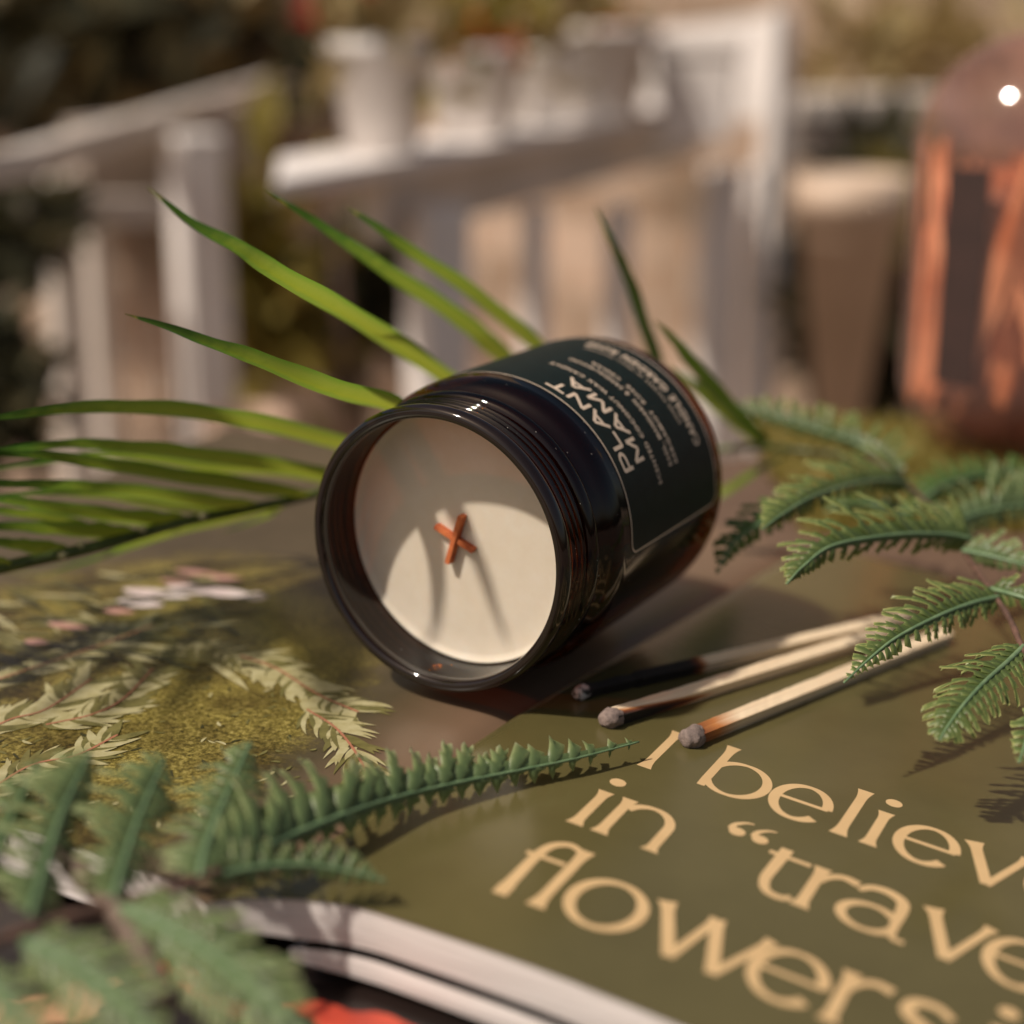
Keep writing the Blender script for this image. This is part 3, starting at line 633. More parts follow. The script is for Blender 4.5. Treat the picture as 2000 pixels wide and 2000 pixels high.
LV = [([(960, 800, .50), (862, 733, .475), (699, 626, .42), (559, 547, .363), (466, 486, .345), (373, 435, .334), (288, 366, .325)], 54, 10),
      ([(1060, 760, .515), (960, 680, .50), (900, 628, .487), (745, 524, .45), (629, 444, .425), (517, 370, .41)], 50, 14),
      ([(1120, 745, .52), (1050, 680, .505), (930, 580, .48), (792, 486, .45), (730, 440, .44), (678, 405, .43)], 40, 18),
      ([(900, 860, .495), (800, 812, .44), (745, 788, .41), (629, 756, .376), (512, 708, .364), (419, 675, .358), (326, 640, .354), (244, 613, .351)], 52, 20),
      ([(780, 905, .485), (661, 868, .465), (512, 832, .445), (373, 808, .425), (224, 798, .41), (93, 805, .40), (0, 817, .395), (-60, 826, .39)], 46, 24),
      ([(730, 950, .478), (629, 929, .465), (419, 896, .445), (279, 879, .43), (140, 870, .42), (0, 882, .41), (-120, 905, .40)], 40, 28),
      ([(600, 970, .468), (512, 957, .455), (373, 937, .44), (233, 915, .425), (93, 893, .415), (0, 888, .41), (-90, 880, .40)], 40, 24),
      ([(500, 992, .462), (400, 985, .45), (326, 973, .445), (186, 955, .43), (0, 946, .41), (-160, 950, .395)], 44, 22),
      ([(360, 1018, .45), (280, 1018, .442), (140, 1000, .43), (0, 977, .415), (-140, 960, .40)], 42, 26),
      ([(262, 1046, .443), (190, 1042, .436), (110, 1036, .43), (0, 1030, .42), (-150, 1030, .405)], 42, 22),
      ([(130, 1078, .432), (70, 1072, .428), (0, 1062, .42), (-120, 1055, .405)], 38, 20),
      ([(20, 1104, .42), (-60, 1100, .415), (-160, 1098, .405)], 34, 20),
      ([(680, 950, .49), (560, 925, .48), (400, 915, .465), (230, 890, .45), (80, 905, .44), (-100, 930, .43)], 30, 30),
      ([(440, 1000, .47), (330, 990, .462), (200, 968, .452), (60, 965, .44), (-100, 985, .43)], 30, 28),
      ([(220, 1058, .45), (120, 1020, .445), (0, 1000, .435), (-120, 995, .43)], 32, 26)]
for i, (pts, w, tw) in enumerate(LV):
    b = MB(); blade(b, pts, w, tw, fold=.28, prof=[(0, .5), (.08, .8), (.25, 1), (.5, .82), (.72, .5), (.9, .24), (1, .03)]); b.obj('leaflet', M['palm'], fr)
# leaflets on the far side of the stem, hanging low over the page
for pts, w in [([(640, 960, .475), (480, 1008, .485), (330, 1045, .485), (190, 1092, .475), (60, 1130, .465)], 26), ([(400, 1012, .455), (300, 1050, .47), (180, 1080, .475), (0, 1120, .47)], 20), ([(560, 980, .468), (520, 1010, .49), (430, 1040, .50)], 18)]:
    b = MB(); blade(b, pts, w, 40, fold=.2); b.obj('leaflet', M['palm'], fr)
# little pale nodes where leaflets join
for (x, y, D) in [(122, 1085, .43), (158, 1063, .434), (278, 1033, .443), (396, 1008, .452)]:
    b = MB(); c = at(x, y, D-.002); b.tube([c-Vector((.0012, 0, 0)), c, c+Vector((.0012, 0, .0006))], [.0003, .0011, .0003], 8); b.obj('node', mat('node_%d' % x, (.5, .45, .25), None, 100, .4), fr)
# added frond, unseen past the left edge, its leaflets shaped to shadow the photo page
f0 = thing('palm_frond', gz(-300, 1300)+sdir*.2, 'unseen green palm frond added beyond the left edge to shade the photo page', 'palm leaf')
ends = []
for (ax, ay, bx, by, w) in [(650, 1110, 640, 1390, 150), (610, 1120, 470, 1290, 95), (520, 1160, 290, 1400, 72), (430, 1180, 150, 1420, 62), (330, 1190, 50, 1400, 56), (215, 1205, -80, 1390, 52), (100, 1235, -160, 1360, 46)]:
    p, q = gz(bx, by)+sdir*.19, gz(ax, ay)+sdir*.20; t = (q-p).normalized(); sd = t.cross(sdir).normalized(); b = MB(); V = []; uvs = []; n_ = 24; ends.append(q); W0 = w*.42/FPX
    for i in range(n_+1):
        tt = i/n_; hw = W0/2*table([(0, .08), (.15, .5), (.5, 1), (.85, .95), (1, .5)], tt); c = p.lerp(q, tt)+sdir*.004*math.sin(math.pi*tt)
        V += [c-sd*hw, c+sdir*hw*.3, c+sd*hw]; uvs += [(0, 1-tt), (.5, 1-tt), (1, 1-tt)]
    b.add(V, [(3*i+k, 3*i+k+1, 3*i+k+4, 3*i+k+3) for i in range(n_) for k in range(2)], uvs); b.obj('leaflet', M['palm'], f0)
b = MB(); b.tube(crom(ends, 30), .0016, 8); b.obj('stem', M['rachis'], f0)
# second frond on the right of the jar
f2 = thing('palm_frond', at(1470, 855, .53), 'dark green palm tips rising behind the right side of the jar', 'palm leaf')
b = MB(); b.tube(crom([at(*q) for q in [(1400, 878, .545), (1470, 872, .54), (1540, 878, .54), (1615, 886, .535), (1700, 905, .53)]], 20), .0011, 8); b.obj('stem', M['rachis'], f2)
for pts, w, mt in [([(1300, 790, .53), (1274, 700, .52), (1222, 543, .50), (1190, 470, .49), (1163, 404, .485)], 34, 'palm_dark'),
                   ([(1490, 868, .535), (1440, 820, .52), (1362, 730, .495), (1315, 668, .475), (1279, 626, .465)], 42, 'palm_dark'),
                   ([(1480, 868, .54), (1400, 800, .53), (1340, 745, .52), (1300, 716, .51)], 34, 'palm'),
                   ([(1380, 975, .52), (1424, 949, .52), (1486, 911, .53), (1540, 885, .54)], 24, 'palm')]:
    b = MB(); blade(b, pts, w, 25, fold=.35); b.obj('leaflet', M[mt], f2)

# ================================================================== FERNS
M['fern'] = leafmat('fern_leaf', [(0, (.055, .090, .025)), (.38, (.10, .14, .040)), (.68, (.20, .235, .07)), (1, (.42, .42, .16))], .25, .40, 500, namp=.6, spec=.5)
M['fern_front'] = leafmat('fern_leaf_bluish', [(0, (.085, .135, .055)), (.40, (.13, .18, .068)), (.7, (.23, .275, .11)), (1, (.46, .48, .28))], .25, .40, 400, namp=.6, spec=.5)
M['fern_deep'] = leafmat('fern_leaf_deep', [(0, (.06, .11, .025)), (.5, (.085, .15, .035)), (1, (.14, .20, .05))], .25, .42, 400, namp=.5)
M['fern_rib'] = mat('fern_rib', (.16, .24, .12), (.10, .17, .08), 300, .45)
M['twig'] = mat('fern_twig', (.16, .085, .06), (.07, .04, .028), 300, .5)
def lobe(mb, base, d, nrm, L, w, r, teeth=3, curl=.25):
    """one lobed segment with small teeth, folded along its middle"""
    n_ = teeth*4; V = []; uvs = []; d = d.normalized(); s = nrm.cross(d).normalized(); up = d.cross(s).normalized()
    if up.dot(nrm) < 0: up = -up
    cu = curl*r.uniform(.2, 2.2); sw = r.uniform(-.3, .3); d = (d+s*r.uniform(-.13, .13)+up*r.uniform(-.12, .12)).normalized(); s = nrm.cross(d).normalized()
    for i in range(n_+1):
        t = i/n_; saw = (t*teeth) % 1.0 if t < 1 else 0; env = (1-.35*t)*min(1, .75+t*2) if t < .8 else (1-.35*.8)*(1-(t-.8)/.2*.85)
        hw = w/2*env*(.46+.80*saw); p = base+d*(L*t)+up*(-cu*L*t*t*.9+.10*L*math.sin(t*math.pi))+s*(sw*L*t*t)
        fwd = d*(saw*w*.42)
        V += [p-s*hw+fwd-up*hw*.35, p-s*hw*.5+fwd*.4+up*hw*.08, p+up*hw*.05*0, p+s*hw*.5+fwd*.4+up*hw*.08, p+s*hw+fwd-up*hw*.35]
        uvs += [(0, .25+.75*t), (.25, .45*t+.2), (.5, .1+.2*t), (.75, .45*t+.2), (1, .3+.6*t+.15)]
    mb.add(V, [(i*5+k, i*5+k+1, (i+1)*5+k+1, (i+1)*5+k) for i in range(n_) for k in range(4)], uvs)
def pinna(parent, pts, la, lb_, n_, m, tilt_a=0, tilt_b=0, seed=1, teeth=3, prof=None, face=.75, rib=.0007, ang=62, wf=1.05, wing_k=.3):
    """pts (px,py,depth) base to tip; la/lb_ = lobe length in photo pixels on either side (a = left of travel as seen)"""
    r = random.Random(seed); P = crom([at(*q) for q in pts], n_*4); Dm = sum(q[2] for q in pts)/len(pts); C0 = Vector((0, 0, CAMH))
    mb = MB(); m_ = len(P); tot = sum((P[i+1]-P[i]).length for i in range(m_-1)); pitch = tot/n_
    prof = prof or [(0, .55), (.15, .95), (.35, 1), (.6, .72), (.8, .34), (.92, .12), (1, .03)]
    wing = []
    for i in range(m_):
        t = i/(m_-1); tg = (P[min(i+1, m_-1)]-P[max(i-1, 0)]).normalized(); vd = (C0-P[i]).normalized()
        nrm = (vd*face+Vector((0, 0, 1))*(1-face)).normalized(); s = nrm.cross(tg).normalized(); nrm = tg.cross(s).normalized()
        pr_ = table(prof, t)
        row = []
        for sg, LL, tl in ((1, la, tilt_a), (-1, lb_, tilt_b)):
            a = math.radians(tl); dd = s*sg*math.cos(a)-nrm*math.sin(a); nn = nrm*math.cos(a)+s*sg*math.sin(a)
            L = pxw(LL, Dm)*pr_; row.append(P[i]+dd*L*wing_k)
            if i % 4 == 2 and i > 0:
                av = math.radians(ang+r.uniform(-5, 5)); ld = dd*math.sin(av)+tg*math.cos(av)
                lobe(mb, P[i]+nn*.00005*r.random(), ld, nn, L*r.uniform(.78, 1.18)+pitch*.25*min(1, (1-t)*5), pitch*wf*min(.95, .35+(1-t)*3), r, teeth if L > pitch*1.3 else 1)
        wing.append((row[0], P[i]-nrm*.00008, row[1]))
    V = []; uvs = []
    for k, (a, c, e) in enumerate(wing): V += [a, c, e]; uvs += [(0, .35), (.5, .05), (1, .35)]
    mb.add(V, [(3*i+j, 3*i+j+1, 3*i+j+4, 3*i+j+3) for i in range(m_-1) for j in range(2)], uvs)
    lf = mb.obj('leaf', m, parent)
    rb = MB(); rb.tube(P, [lerp(rib, rib*.3, i/(m_-1)) for i in range(m_)], 6); rb.obj('rib', M['fern_rib'], lf)
    return lf
def stem(parent, pts, r0, r1, m=None):
    b = MB(); P = crom([at(*q) for q in pts], 40); b.tube(P, [lerp(r0, r1, i/40)*(1+.12*math.sin(i*1.7)) for i in range(41)], 8); return b.obj('stem', m or M['twig'], parent)

# --- right fern
fn = thing('fern_sprig', at(1946, 1168, .40), 'green fern sprig on the right with leaves reaching over the matches', 'fern')
stem(fn, [(2080, 1420, .34), (2000, 1272, .375), (1975, 1215, .39), (1946, 1168, .402), (1896, 1098, .425), (1867, 1052, .44), (1797, 969, .475), (1693, 886, .51), (1631, 853, .525)], .00085, .0005)
pinna(fn, [(1896, 1052, .432), (1851, 1044, .428), (1755, 1044, .415), (1631, 1064, .40), (1570, 1105, .392), (1536, 1141, .388)], 40, 118, 24, M['fern'], 35, 12, 11, 3, prof=[(0, .7), (.3, 1), (.55, .82), (.68, .5), (.8, .26), (.9, .10), (1, .02)])
pinna(fn, [(1950, 1166, .402), (1900, 1178, .395), (1838, 1201, .385), (1755, 1243, .372), (1700, 1285, .364), (1648, 1334, .357)], 40, 92, 24, M['fern'], 15, 5, 12, 3, prof=[(0, .8), (.2, 1), (.45, .85), (.62, .55), (.78, .30), (.9, .10), (1, .02)])
pinna(fn, [(2000, 1262, .377), (1965, 1295, .368), (1921, 1334, .357), (1880, 1379, .348), (1850, 1420, .344), (1834, 1446, .342)], 70, 92, 21, M['fern'], 5, 0, 13, 3, face=.5)
pinna(fn, [(1775, 945, .485), (1739, 938, .475), (1673, 944, .455), (1590, 969, .43), (1530, 1003, .415), (1488, 1034, .405)], 20, 108, 24, M['fern'], 45, 10, 14, 3, prof=[(0, .9), (.3, 1), (.6, .6), (.8, .28), (.92, .08), (1, .02)])
pinna(fn, [(1620, 960, .455), (1550, 985, .45), (1480, 1025, .44), (1430, 1065, .435), (1400, 1120, .43)], 25, 62, 13, M['fern_deep'], 30, 20, 15, 2)
pinna(fn, [(1755, 925, .50), (1690, 872, .51), (1600, 842, .515), (1510, 815, .52), (1430, 790, .525)], 25, 70, 15, M['fern'], 40, 5, 16, 3, prof=[(0, .9), (.3, 1), (.7, .75), (1, .15)])
pinna(fn, [(1840, 1035, .46), (1900, 1005, .475), (1970, 990, .48), (2060, 985, .485), (2140, 980, .49)], 105, 40, 15, M['fern_front'], 0, 30, 17, 3)
pinna(fn, [(1790, 985, .485), (1850, 945, .50), (1950, 925, .515), (2080, 920, .52)], 75, 40, 13, M['fern_deep'], 10, 30, 18, 3)
pinna(fn, [(1880, 1075, .43), (1930, 1085, .425), (1990, 1100, .42), (2070, 1120, .41)], 58, 22, 10, M['fern_front'], 0, 40, 19, 3)
pinna(fn, [(1935, 1150, .405), (1975, 1160, .40), (2040, 1180, .395), (2100, 1200, .39)], 48, 25, 8, M['fern'], 0, 30, 20, 3)
pinna(fn, [(1790, 1000, .47), (1760, 1000, .475), (1700, 985, .48), (1650, 985, .48), (1610, 1000, .48)], 20, 60, 12, M['fern_deep'], 30, 5, 21, 3)
pinna(fn, [(2030, 1380, .352), (2010, 1430, .345), (1990, 1490, .337)], 30, 30, 7, M['fern'], 0, 0, 22, 3)
# --- front left fern
ff = thing('fern_sprig', at(219, 1766, .27), 'blurred bluish green fern sprig in the lower left corner before the moss photo', 'fern')
stem(ff, [(-80, 1880, .255), (0, 1836, .26), (116, 1796, .266), (219, 1766, .271), (326, 1738, .277), (396, 1710, .282), (430, 1700, .284)], .0010, .0006)
stem(ff, [(110, 1640, .29), (150, 1700, .282), (219, 1770, .272), (270, 1850, .262), (330, 1960, .25)], .0022, .0018, mat('dry_twig', (.17, .12, .09), (.10, .07, .05), 300, .7))
FP = [(0, .5), (.2, .95), (.5, 1), (.75, .7), (.92, .35), (1, .1)]
pinna(ff, [(60, 1785, .262), (85, 1700, .272), (120, 1590, .287), (152, 1520, .297), (176, 1466, .305)], 110, 60, 14, M['fern_front'], -10, 35, 31, 3, FP, wf=1.3, wing_k=.2)
pinna(ff, [(223, 1752, .271), (240, 1690, .28), (270, 1600, .293), (300, 1530, .304), (322, 1480, .312)], 115, 66, 14, M['fern_front'], -10, 30, 32, 3, FP, wf=1.3, wing_k=.2)
pinna(ff, [(390, 1712, .281), (400, 1660, .288), (430, 1580, .30), (462, 1510, .312), (490, 1448, .32)], 95, 80, 14, M['fern_front'], 0, 20, 33, 3, FP, wf=1.3, wing_k=.2)
pinna(ff, [(405, 1712, .286), (480, 1672, .295), (582, 1626, .307), (699, 1580, .320), (800, 1550, .331), (900, 1527, .339), (1010, 1505, .347), (1130, 1480, .355), (1248, 1449, .3655)], 165, 40, 25, M['fern_front'], 0, 35, 34, 3, prof=[(0, .55), (.10, .9), (.2, 1.1), (.4, .8), (.6, .5), (.8, .30), (1, .05)], ang=50, wf=1.25, wing_k=.42)
pinna(ff, [(420, 1712, .286), (500, 1695, .291), (605, 1690, .296), (690, 1704, .298), (755, 1722, .299)], 60, 36, 12, M['fern_front'], 0, 30, 35, 3)
pinna(ff, [(235, 1772, .268), (320, 1808, .262), (419, 1868, .254), (500, 1935, .246), (600, 2030, .238)], 100, 105, 10, M['fern_front'], 5, 5, 36, 3, FP, wf=1.0)
pinna(ff, [(47, 1838, .258), (120, 1870, .253), (186, 1915, .248), (250, 1970, .242), (310, 2040, .236)], 92, 98, 9, M['fern_front'], 5, 5, 37, 3, FP, wf=1.0)
pinna(ff, [(-60, 1800, .262), (-20, 1690, .274), (30, 1580, .288), (80, 1485, .302)], 80, 60, 10, M['fern_front'], 0, 40, 38, 3, FP)
pinna(ff, [(-60, 1880, .255), (-10, 1930, .246), (40, 1990, .24), (80, 2050, .235)], 60, 60, 9, M['fern_front'], 5, 5, 39, 3, FP)

# ================================================================== PINK GLASS BOTTLE
BX = at(1966, 893, .69); BX.z = -.0218
bt = thing('glass_bottle', BX, 'pink capsule shaped glass bottle of copper shreds with a dark label', 'bottle')
def blathe(prof, m, name, n_=72, wob=0, parent=bt, seed=0):
    V = []
    for z, r_ in prof:
        for k in range(n_):
            th = 2*math.pi*k/n_; q = 1+(wob*mnoise.noise(Vector((math.cos(th)*3+seed, math.sin(th)*3, z*30))) if wob else 0)
            V.append(BX+Vector((r_*q*math.cos(th), r_*q*math.sin(th), z)))
    b = MB(); b.add(V, [(i*n_+k, i*n_+(k+1) % n_, (i+1)*n_+(k+1) % n_, (i+1)*n_+k) for i in range(len(prof)-1) for k in range(n_)]); return b.obj(name, m, parent)
BR, BH = .0453, .1685
def capsule(R, z0, H_):
    P = []
    for i in range(15): a = -math.pi/2+i/14*math.pi/2; P.append((z0+.036+.036*math.sin(a), R*max(.002, math.cos(a))**.9))
    for i in range(1, 8): P.append((lerp(z0+.036, z0+H_-.045, i/8), R))
    for i in range(19): a = i/18*math.pi/2; P.append((z0+H_-.045+.045*math.sin(a), R*max(.002, math.cos(a))))
    return P
M['pink'] = glassmat('pink_glass', (.96, .79, .73), gl=.06, rough=.06, haze=((.78, .50, .45), .08))
blathe(capsule(BR, .0006, BH), M['pink'], 'glass')
M['copper'] = mat('copper_shreds', (.90, .42, .20), (.34, .09, .03), 26, .4, .3, 120, stretch=(1, 1, .22), lo=.42, hi=.58)
cp = MB(); r = random.Random(9)
core = blathe([(z, rr_) for z, rr_ in [(.004, .004), (.010, .020), (.022, .032), (.05, .0385), (.09, .0385), (.110, .034), (.117, .016), (.118, .001)]], mat('copper_core', (.42, .16, .07), (.16, .05, .025), 40, .5), 'copper_filling', 72, .16, seed=4)
for i in range(95):                       # crinkled strips standing round the core
    th = r.uniform(0, 6.283); rad = r.uniform(.0345, .0415); z0 = r.uniform(.022, .05); z1 = z0+r.uniform(.035, .10); z1 = min(z1, .128); tw = r.uniform(-.5, .5)
    pts = [BX+Vector((rad*math.cos(th+tw*t), rad*math.sin(th+tw*t), lerp(z0, z1, t)))*1 for t in [j/6 for j in range(7)]]
    V = []
    for j, p in enumerate(pts):
        t = j/6; tg = Vector((-math.sin(th+tw*t), math.cos(th+tw*t), 0)); ro = Vector((math.cos(th+tw*t), math.sin(th+tw*t), 0)); w = .0046*math.sin(math.pi*(.12+.8*t))
        V += [p-tg*w, p+ro*.0016, p+tg*w]
    cp.add(V, [(3*j+k, 3*j+k+1, 3*j+k+4, 3*j+k+3) for j in range(6) for k in range(2)])
cp.obj('shreds', mat('copper_strip', (.95, .56, .33), (.52, .19, .07), 30, .35), core, smooth=False)
# dark label on the glass
b = MB(); c0 = math.atan2(-BX.y, -BX.x)
lt0 = -.79; hwd = .0068
V = []
cen = -math.pi/2-.815
for i in range(13):
    for z in (.037, .065, .092, .120):
        th = cen+(i/12-.5)*2*.205; V.append(BX+Vector(((BR+.0003)*math.cos(th), (BR+.0003)*math.sin(th), z)))
b.add(V, [(i*4+k, (i+1)*4+k, (i+1)*4+k+1, i*4+k+1) for i in range(12) for k in range(3)]); b.obj('label', mat('bottle_label', (.045, .022, .018), (.035, .018, .015), 90, .6), bt)

# ================================================================== BACKGROUND: white plant stand, pots, plants
M['white'] = mat('white_painted_wood', (.84, .79, .76), (.72, .67, .63), 9, .6, .2, 40)
M['white2'] = mat('cream_painted_wood', (.66, .59, .53), (.54, .48, .42), 9, .6, .2, 40)
M['grey_wood'] = mat('weathered_wood', (.52, .44, .38), (.38, .31, .26), 12, .8, .2, 30)
M['terra'] = mat('terracotta', (.66, .46, .34), (.50, .34, .25), 14, .8)
M['cream'] = mat('cream_ceramic', (.62, .47, .36), (.52, .39, .29), 10, .55)
M['soil'] = mat('soil', (.03, .02, .013), (.06, .04, .025), 60, .95)
M['bush'] = leafmat('bush_leaf', [(0, (.035, .036, .022)), (.5, (.07, .068, .035)), (1, (.16, .14, .07))], .3, .6, 30)
M['bush_pale'] = leafmat('dry_leaf', [(0, (.20, .15, .06)), (.5, (.34, .27, .12)), (1, (.5, .42, .26))], .3, .6, 30)
M['bush_yellow'] = leafmat('mossy_leaf', [(0, (.14, .12, .02)), (.5, (.24, .20, .045)), (1, (.35, .28, .08))], .35, .6, 30)
M['orange'] = leafmat('orange_petal', [(0, (.5, .15, .03)), (1, (.65, .24, .06))], .35, .5, 60)
M['red'] = leafmat('red_petal', [(0, (.40, .04, .02)), (1, (.5, .08, .04))], .35, .5, 60)
from mathutils import Matrix
def board(mb, a, c, w, h, pv=None):
    """plank from a to c: w thick across (away from camera), h tall, hanging below the points"""
    a, c = Vector(a), Vector(c); d = c-a; hd = Vector((d.x, d.y, 0)).normalized(); pr_ = (Vector((-hd.y, hd.x, 0)) if pv is None else Vector(pv))*w; dn = Vector((0, 0, -h))
    V = [a, c, c+pr_, a+pr_, a+dn, c+dn, c+pr_+dn, a+pr_+dn]
    mb.add(V, [(0, 1, 2, 3), (7, 6, 5, 4), (0, 4, 5, 1), (1, 5, 6, 2), (2, 6, 7, 3), (3, 7, 4, 0)])
def post(x0, x1, y0, D, m, parent, name='post', ybot=None, depth=.03, yaw=0):
    a = at((x0+x1)/2, y0, D); w = pxw(x1-x0, D); zb = -.548 if ybot is None else at((x0+x1)/2, ybot, D).z
    b = MB(); R = Matrix.Rotation(math.radians(yaw), 3, 'Z'); b.box((a.x, a.y+depth/2, (a.z+zb)/2), (w*.8, w*.8, a.z-zb), R)
    return bevel(b.obj(name, m, parent, smooth=False), .003)
# main stand
A1, A2 = at(538, 352, 1.00), at(1262, 222, 1.64); A2.z = A1.z
A2 = at(1262, 222, (A1.z-CAMH)/ray(1262, 222).z) if ray(1262, 222).z < 0 else A2
A3 = A2+(A2-A1)*.42
st = thing('plant_stand', Vector(((A1.x+A2.x)/2, (A1.y+A2.y)/2, -.549)), 'white painted plant stand with slatted legs holding the white pots', 'plant stand')
b = MB(); board(b, A1, A3, .17, .012, (-.12, .99, 0)); bevel(b.obj('shelf_top', M['white'], st, smooth=False), .003)
hd = (A3-A1).normalized(); nb = Vector((-hd.y, hd.x, 0))
b = MB(); board(b, A1+hd*.20+nb*.03+Vector((0, 0, -.0125)), A3+nb*.03+Vector((0, 0, -.0125)), .018, .05); b.obj('apron', M['white2'], st, smooth=False)
for x0, x1, D in [(785, 915, 1.22), (1018, 1072, 1.42), (1182, 1238, 1.56), (1368, 1452, 1.74), (1462, 1500, 1.78)]:
    post(x0, x1, 405 if x0 < 1300 else 330, D, M['white'], st, 'leg', yaw=-62)
post(1500, 1558, 20, 1.80, M['white'], st, 'leg', yaw=-62)
b = MB(); board(b, at(1240, 60, 2.05), at(1500, 30, 1.95), .02, pxw(190, 2.05)); b.obj('back_panel', M['white'], st, smooth=False)
# left stand
ls = thing('plant_stand', at(330, 700, 1.3)*1, 'greyish plant stand on the left under the dark shrub', 'plant stand'); 
B1, B2 = at(-60, 305, .98), at(650, 112, .98)
hB = Vector(B1); B2 = at(650, 112, (B1.z-CAMH)/ray(650, 112).z)
b = MB(); board(b, B1, B2, .07, .02, (.3, .95, 0)); bevel(b.obj('shelf_top', M['white2'], ls, smooth=False), .003)
post(312, 432, 262, 1.40, M['white'], ls, 'leg', yaw=-62); post(62, 138, 350, 1.35, M['white2'], ls, 'leg', yaw=-50); post(142, 200, 350, 1.5, M['white2'], ls, 'leg', yaw=-50)
b = MB(); board(b, at(-60, 385, 1.2), at(330, 385, 1.36), .03, .022); b.obj('rail', M['white2'], ls, smooth=False)
b = MB(); board(b, at(160, 240, 1.45), at(520, 200, 1.75), .02, .085); b.obj('side_panel', M['grey_wood'], ls, smooth=False)
# far shelf at the right
rs = thing('wall_shelf', at(1650, 250, 1.9), 'weathered grey shelf behind the pink bottle', 'shelf')
b = MB(); board(b, at(1560, 190, 1.95), at(1900, 185, 2.0), .14, pxw(38, 1.95)); b.obj('shelf_board', M['white2'], rs, smooth=False)
b = MB(); board(b, at(1548, 235, 1.97), at(1900, 232, 2.02), .10, pxw(85, 1.95)); b.obj('lower_board', M['grey_wood'], rs, smooth=False)

def pot(x, ytop, ybot, wtop, wbot, D, m, label, group=None, plant=None, square=False, name='plant_pot'):
    base = at(x, ybot, D); top = at(x, ytop, D); H_ = top.z-base.z; rt, rb = pxw(wtop, D)/2, pxw(wbot, D)/2
    o = thing(name, base, label, 'pot', group); n_ = 4 if square else 40
    prof = [(0, .001), (0, rb), (H_*.86, lerp(rb, rt, .86)), (H_*.861, rt*1.04), (H_, rt*1.06), (H_, rt*.94), (H_*.8, rt*.86)]
    V = [base+Vector((r_*(1.2 if square else 1)*math.cos(2*math.pi*k/n_+.6), r_*(1.2 if square else 1)*math.sin(2*math.pi*k/n_+.6), z)) for z, r_ in prof for k in range(n_)]
    b = MB(); b.add(V, [(i*n_+k, i*n_+(k+1) % n_, (i+1)*n_+(k+1) % n_, (i+1)*n_+k) for i in range(len(prof)-1) for k in range(n_)]); b.obj('pot_body', m, o, smooth=not square)
    lvl = .97 if x > 1600 else .82
    V = [base+Vector((rt*(.90 if lvl > .9 else .86)*math.cos(2*math.pi*k/n_+.6)*(1.2 if square else 1), rt*.86*math.sin(2*math.pi*k/n_+.6)*(1.2 if square else 1), H_*lvl)) for k in range(n_)]
    b = MB(); b.add(V, [tuple(range(n_))]); b.obj('soil', M['soil'], o, smooth=False)
    return o, base+Vector((0, 0, H_))
def leaves(name, c, rad, n_, size, m, parent, seed=0, zs=1.0, elong=2.2, stems=True):
    r = random.Random(seed); b = MB(); c = Vector(c)
    for i in range(n_):
        q = Vector((r.gauss(0, .5), r.gauss(0, .5), r.gauss(0, .5)*zs))*rad; p = c+q
        d = Vector((r.gauss(0, 1), r.gauss(0, 1), r.gauss(.2, 1))).normalized(); s = d.cross(Vector((r.random(), r.random(), r.random()))).normalized(); L = size*r.uniform(.6, 1.4); u_ = d.cross(s)
        V = [p, p+d*L*.5+s*L/elong/2+u_*L*.08, p+d*L, p+d*L*.5-s*L/elong/2+u_*L*.08]; t = r.random()
        b.add(V, [(0, 1, 2, 3)], [(.5, t*.3), (0, t), (.5, t), (1, t)])
    return b.obj(name, m, parent, smooth=False)
def shrub(name, x, y, D, rpx, n_, sz, m, label, cat='plant', zs=1.0, seed=0, stemto=None, group=None, elong=2.2):
    c = at(x, y, D); o = thing(name, Vector((c.x, c.y, stemto if stemto is not None else -.548)), label, cat, group)
    leaves('foliage', c, pxw(rpx, D), n_, sz, m, o, seed, zs, elong)
    b = MB(); zb = stemto if stemto is not None else -.548; b.tube([(c.x, c.y, zb), (c.x+.01, c.y, (zb+c.z)/2), (c.x, c.y, c.z)], [.008, .006, .003], 8); b.obj('stem', M['twig'], o)
    return o
g = 'white pots on the plant stand'
zt = A1.z+.0005
def on_stand(x, off=.12):                 # depth at which a pot centred on pixel column x stands on the stand top
    best = None
    for k in range(200):
        D = .9+k*.006; p = at(x, 300, D); t = (Vector((p.x, p.y, 0))-Vector((A1.x, A1.y, 0))); dd = t.dot(nb)
        if best is None or abs(dd-off) < best[0]: best = (abs(dd-off), D)
    D = best[1]; y = 1000-FPX*(((zt-CAMH)/D+SP)/CP); return D, y
specs = [(748, 75, 205, 135, 'white tapered pot nearest the low left end of the white stand', .03), (925, 90, 190, 135, 'white pot with an orange bloom, second from the stand end', .035),
         (1050, 95, 120, 95, 'white pot in the middle of the stand row behind the orange blooms', .045), (1165, 50, 225, 165, 'wide white pot at the far right of the stand row', .035)]
for i, (x, yt, wt, wb2, lb2, off) in enumerate(specs):
    D, yb = on_stand(x, off); o, tp = pot(x, yt, yb, wt, wb2, D, M['white'], lb2, g)
    sh = thing('potted_plant', tp, ['yellowish leafy plant growing in the leftmost white pot', 'small plant with orange blooms in the second white pot', 'pale plant in the middle white pot', 'sparse green plant in the far right white pot'][i], 'plant')
    leaves('foliage', tp+Vector((0, 0, .02)), .05, 90, .035, M['bush_pale' if i in (0, 2) else 'bush_yellow'], sh, 20+i, 1.2)
    if i in (1, 3): leaves('blooms', tp+Vector((.005, -.02, -.005)), .016, 60, .02, M['orange'], sh, 40+i, .8, 1.3)
pot(1360, 75, 270, 185, 150, 1.66, M['white'], 'square white planter at the right end of the stand', square=True)
pot(1632, 325, 930, 205, 60, 1.55, M['cream'], 'tall tapered cream planter between stand and pink bottle')
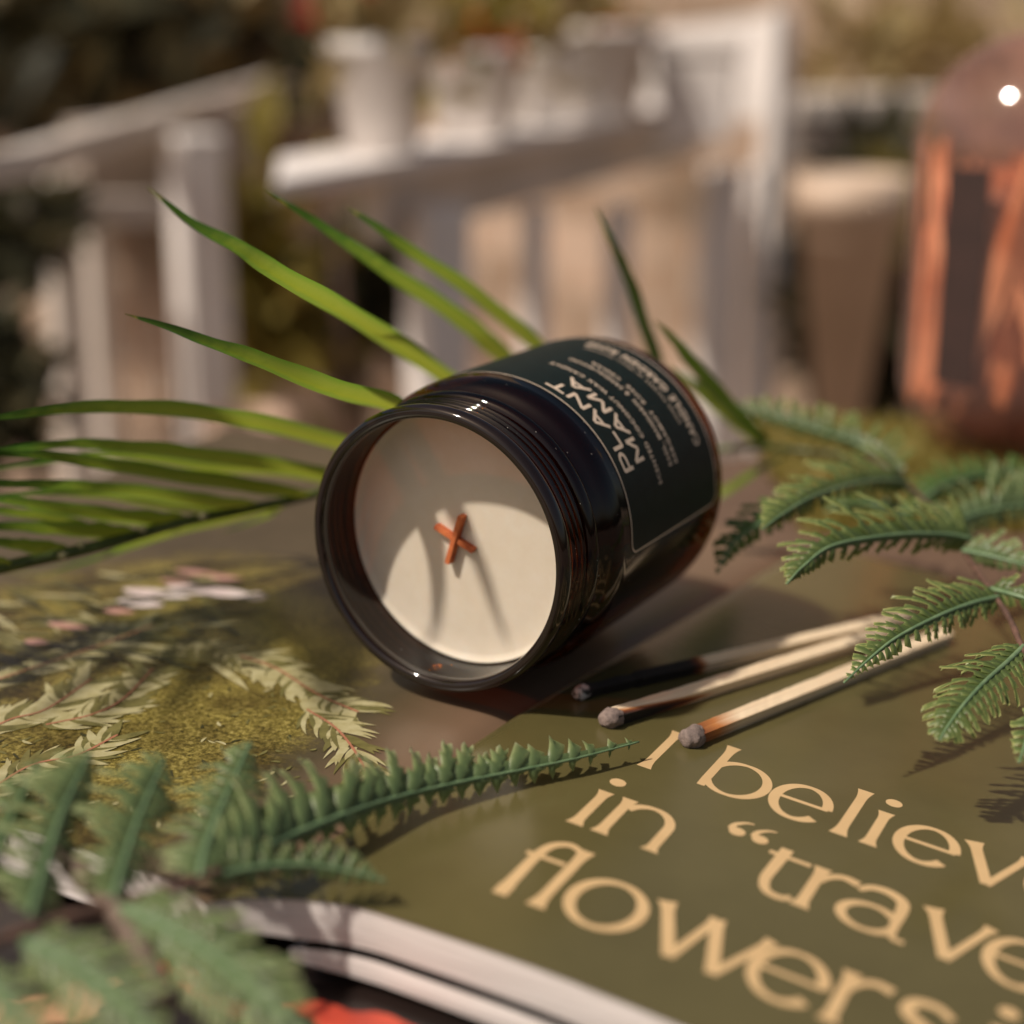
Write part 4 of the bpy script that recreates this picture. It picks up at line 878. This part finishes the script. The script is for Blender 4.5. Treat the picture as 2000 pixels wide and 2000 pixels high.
pot(500, 800, 1000, 190, 150, 1.35, M['terra'], 'clay pot of the mossy plant behind the palm leaflets')
shrub('shrub', 230, 50, 2.75, 330, 700, .16, M['bush'], 'dark leafy shrub at the top left above the grey stand', 'shrub', .36, 1)
shrub('shrub', 300, 30, 2.65, 240, 130, .15, M['bush_pale'], 'pale dry leaves among the dark shrub at top left', 'shrub', .4, 2)
shrub('mossy_plant', 505, 560, 1.6, 62, 150, .07, M['bush_yellow'], 'tall yellowish mossy plant left of the white stand', 'plant', 3.0, 3)
shrub('fern_plant', 700, 570, 1.75, 55, 150, .07, M['bush'], 'dark green plant below the near end of the white stand', 'plant', 2.6, 4)
shrub('dark_shrub', 1705, 560, 1.9, 62, 560, .09, M['bush'], 'dark shrub between the tall cream planter and the pink bottle', 'shrub', 3.2, 5)
shrub('dry_plant', 1790, 400, 1.8, 40, 60, .06, M['bush_yellow'], 'olive stems just left of the pink bottle', 'plant', 3.0, 6)
shrub('dry_bush', 1760, 100, 2.3, 240, 170, .07, M['bush_pale'], 'pale dry bush along the top right above the grey shelf', 'shrub', .40, 7)
shrub('red_flower', 665, 15, 1.8, 50, 90, .04, M['red'], 'red flowers at the top edge left of the white pots', 'flower', .7, 8)
shrub('leafy_plant', 640, 140, 1.5, 34, 90, .04, M['bush'], 'small dark green plant beside the leftmost white pot', 'plant', 1.3, 9)
shrub('dark_plant', 20, 460, 1.25, 70, 160, .05, M['bush'], 'dark green leaves at the left edge behind the grey stand', 'plant', .8, 10)
shrub('dark_plant', -20, 760, 1.2, 60, 260, .05, M['bush'], 'dark plant at the left edge above the long palm leaflets', 'plant', 2.2, 11)
# ground moss under the bottle at the right
b = MB(); r = random.Random(77)
for i in range(2600):
    p = at(r.uniform(1560, 2150), 930, .60); x = p.x; y = r.uniform(.56, .72); q = Vector((x, y, -.0215)); L = r.uniform(.004, .010); d = Vector((r.gauss(0, .6), r.gauss(0, .6), 1)).normalized()
    s = d.cross(Vector((r.random(), 1, 0))).normalized()*L*.22; b.add([q-s, q+s, q+d*L], [(0, 1, 2)], [(0, .2), (1, .5), (.5, r.random())])
tag(b.obj('moss', M['bush_yellow'], smooth=False), 'yellow green moss spread on the table round the pink bottle', 'moss', kind='stuff')
for o in list(bpy.data.objects):
    if '_o' in o.keys(): del o['_o']
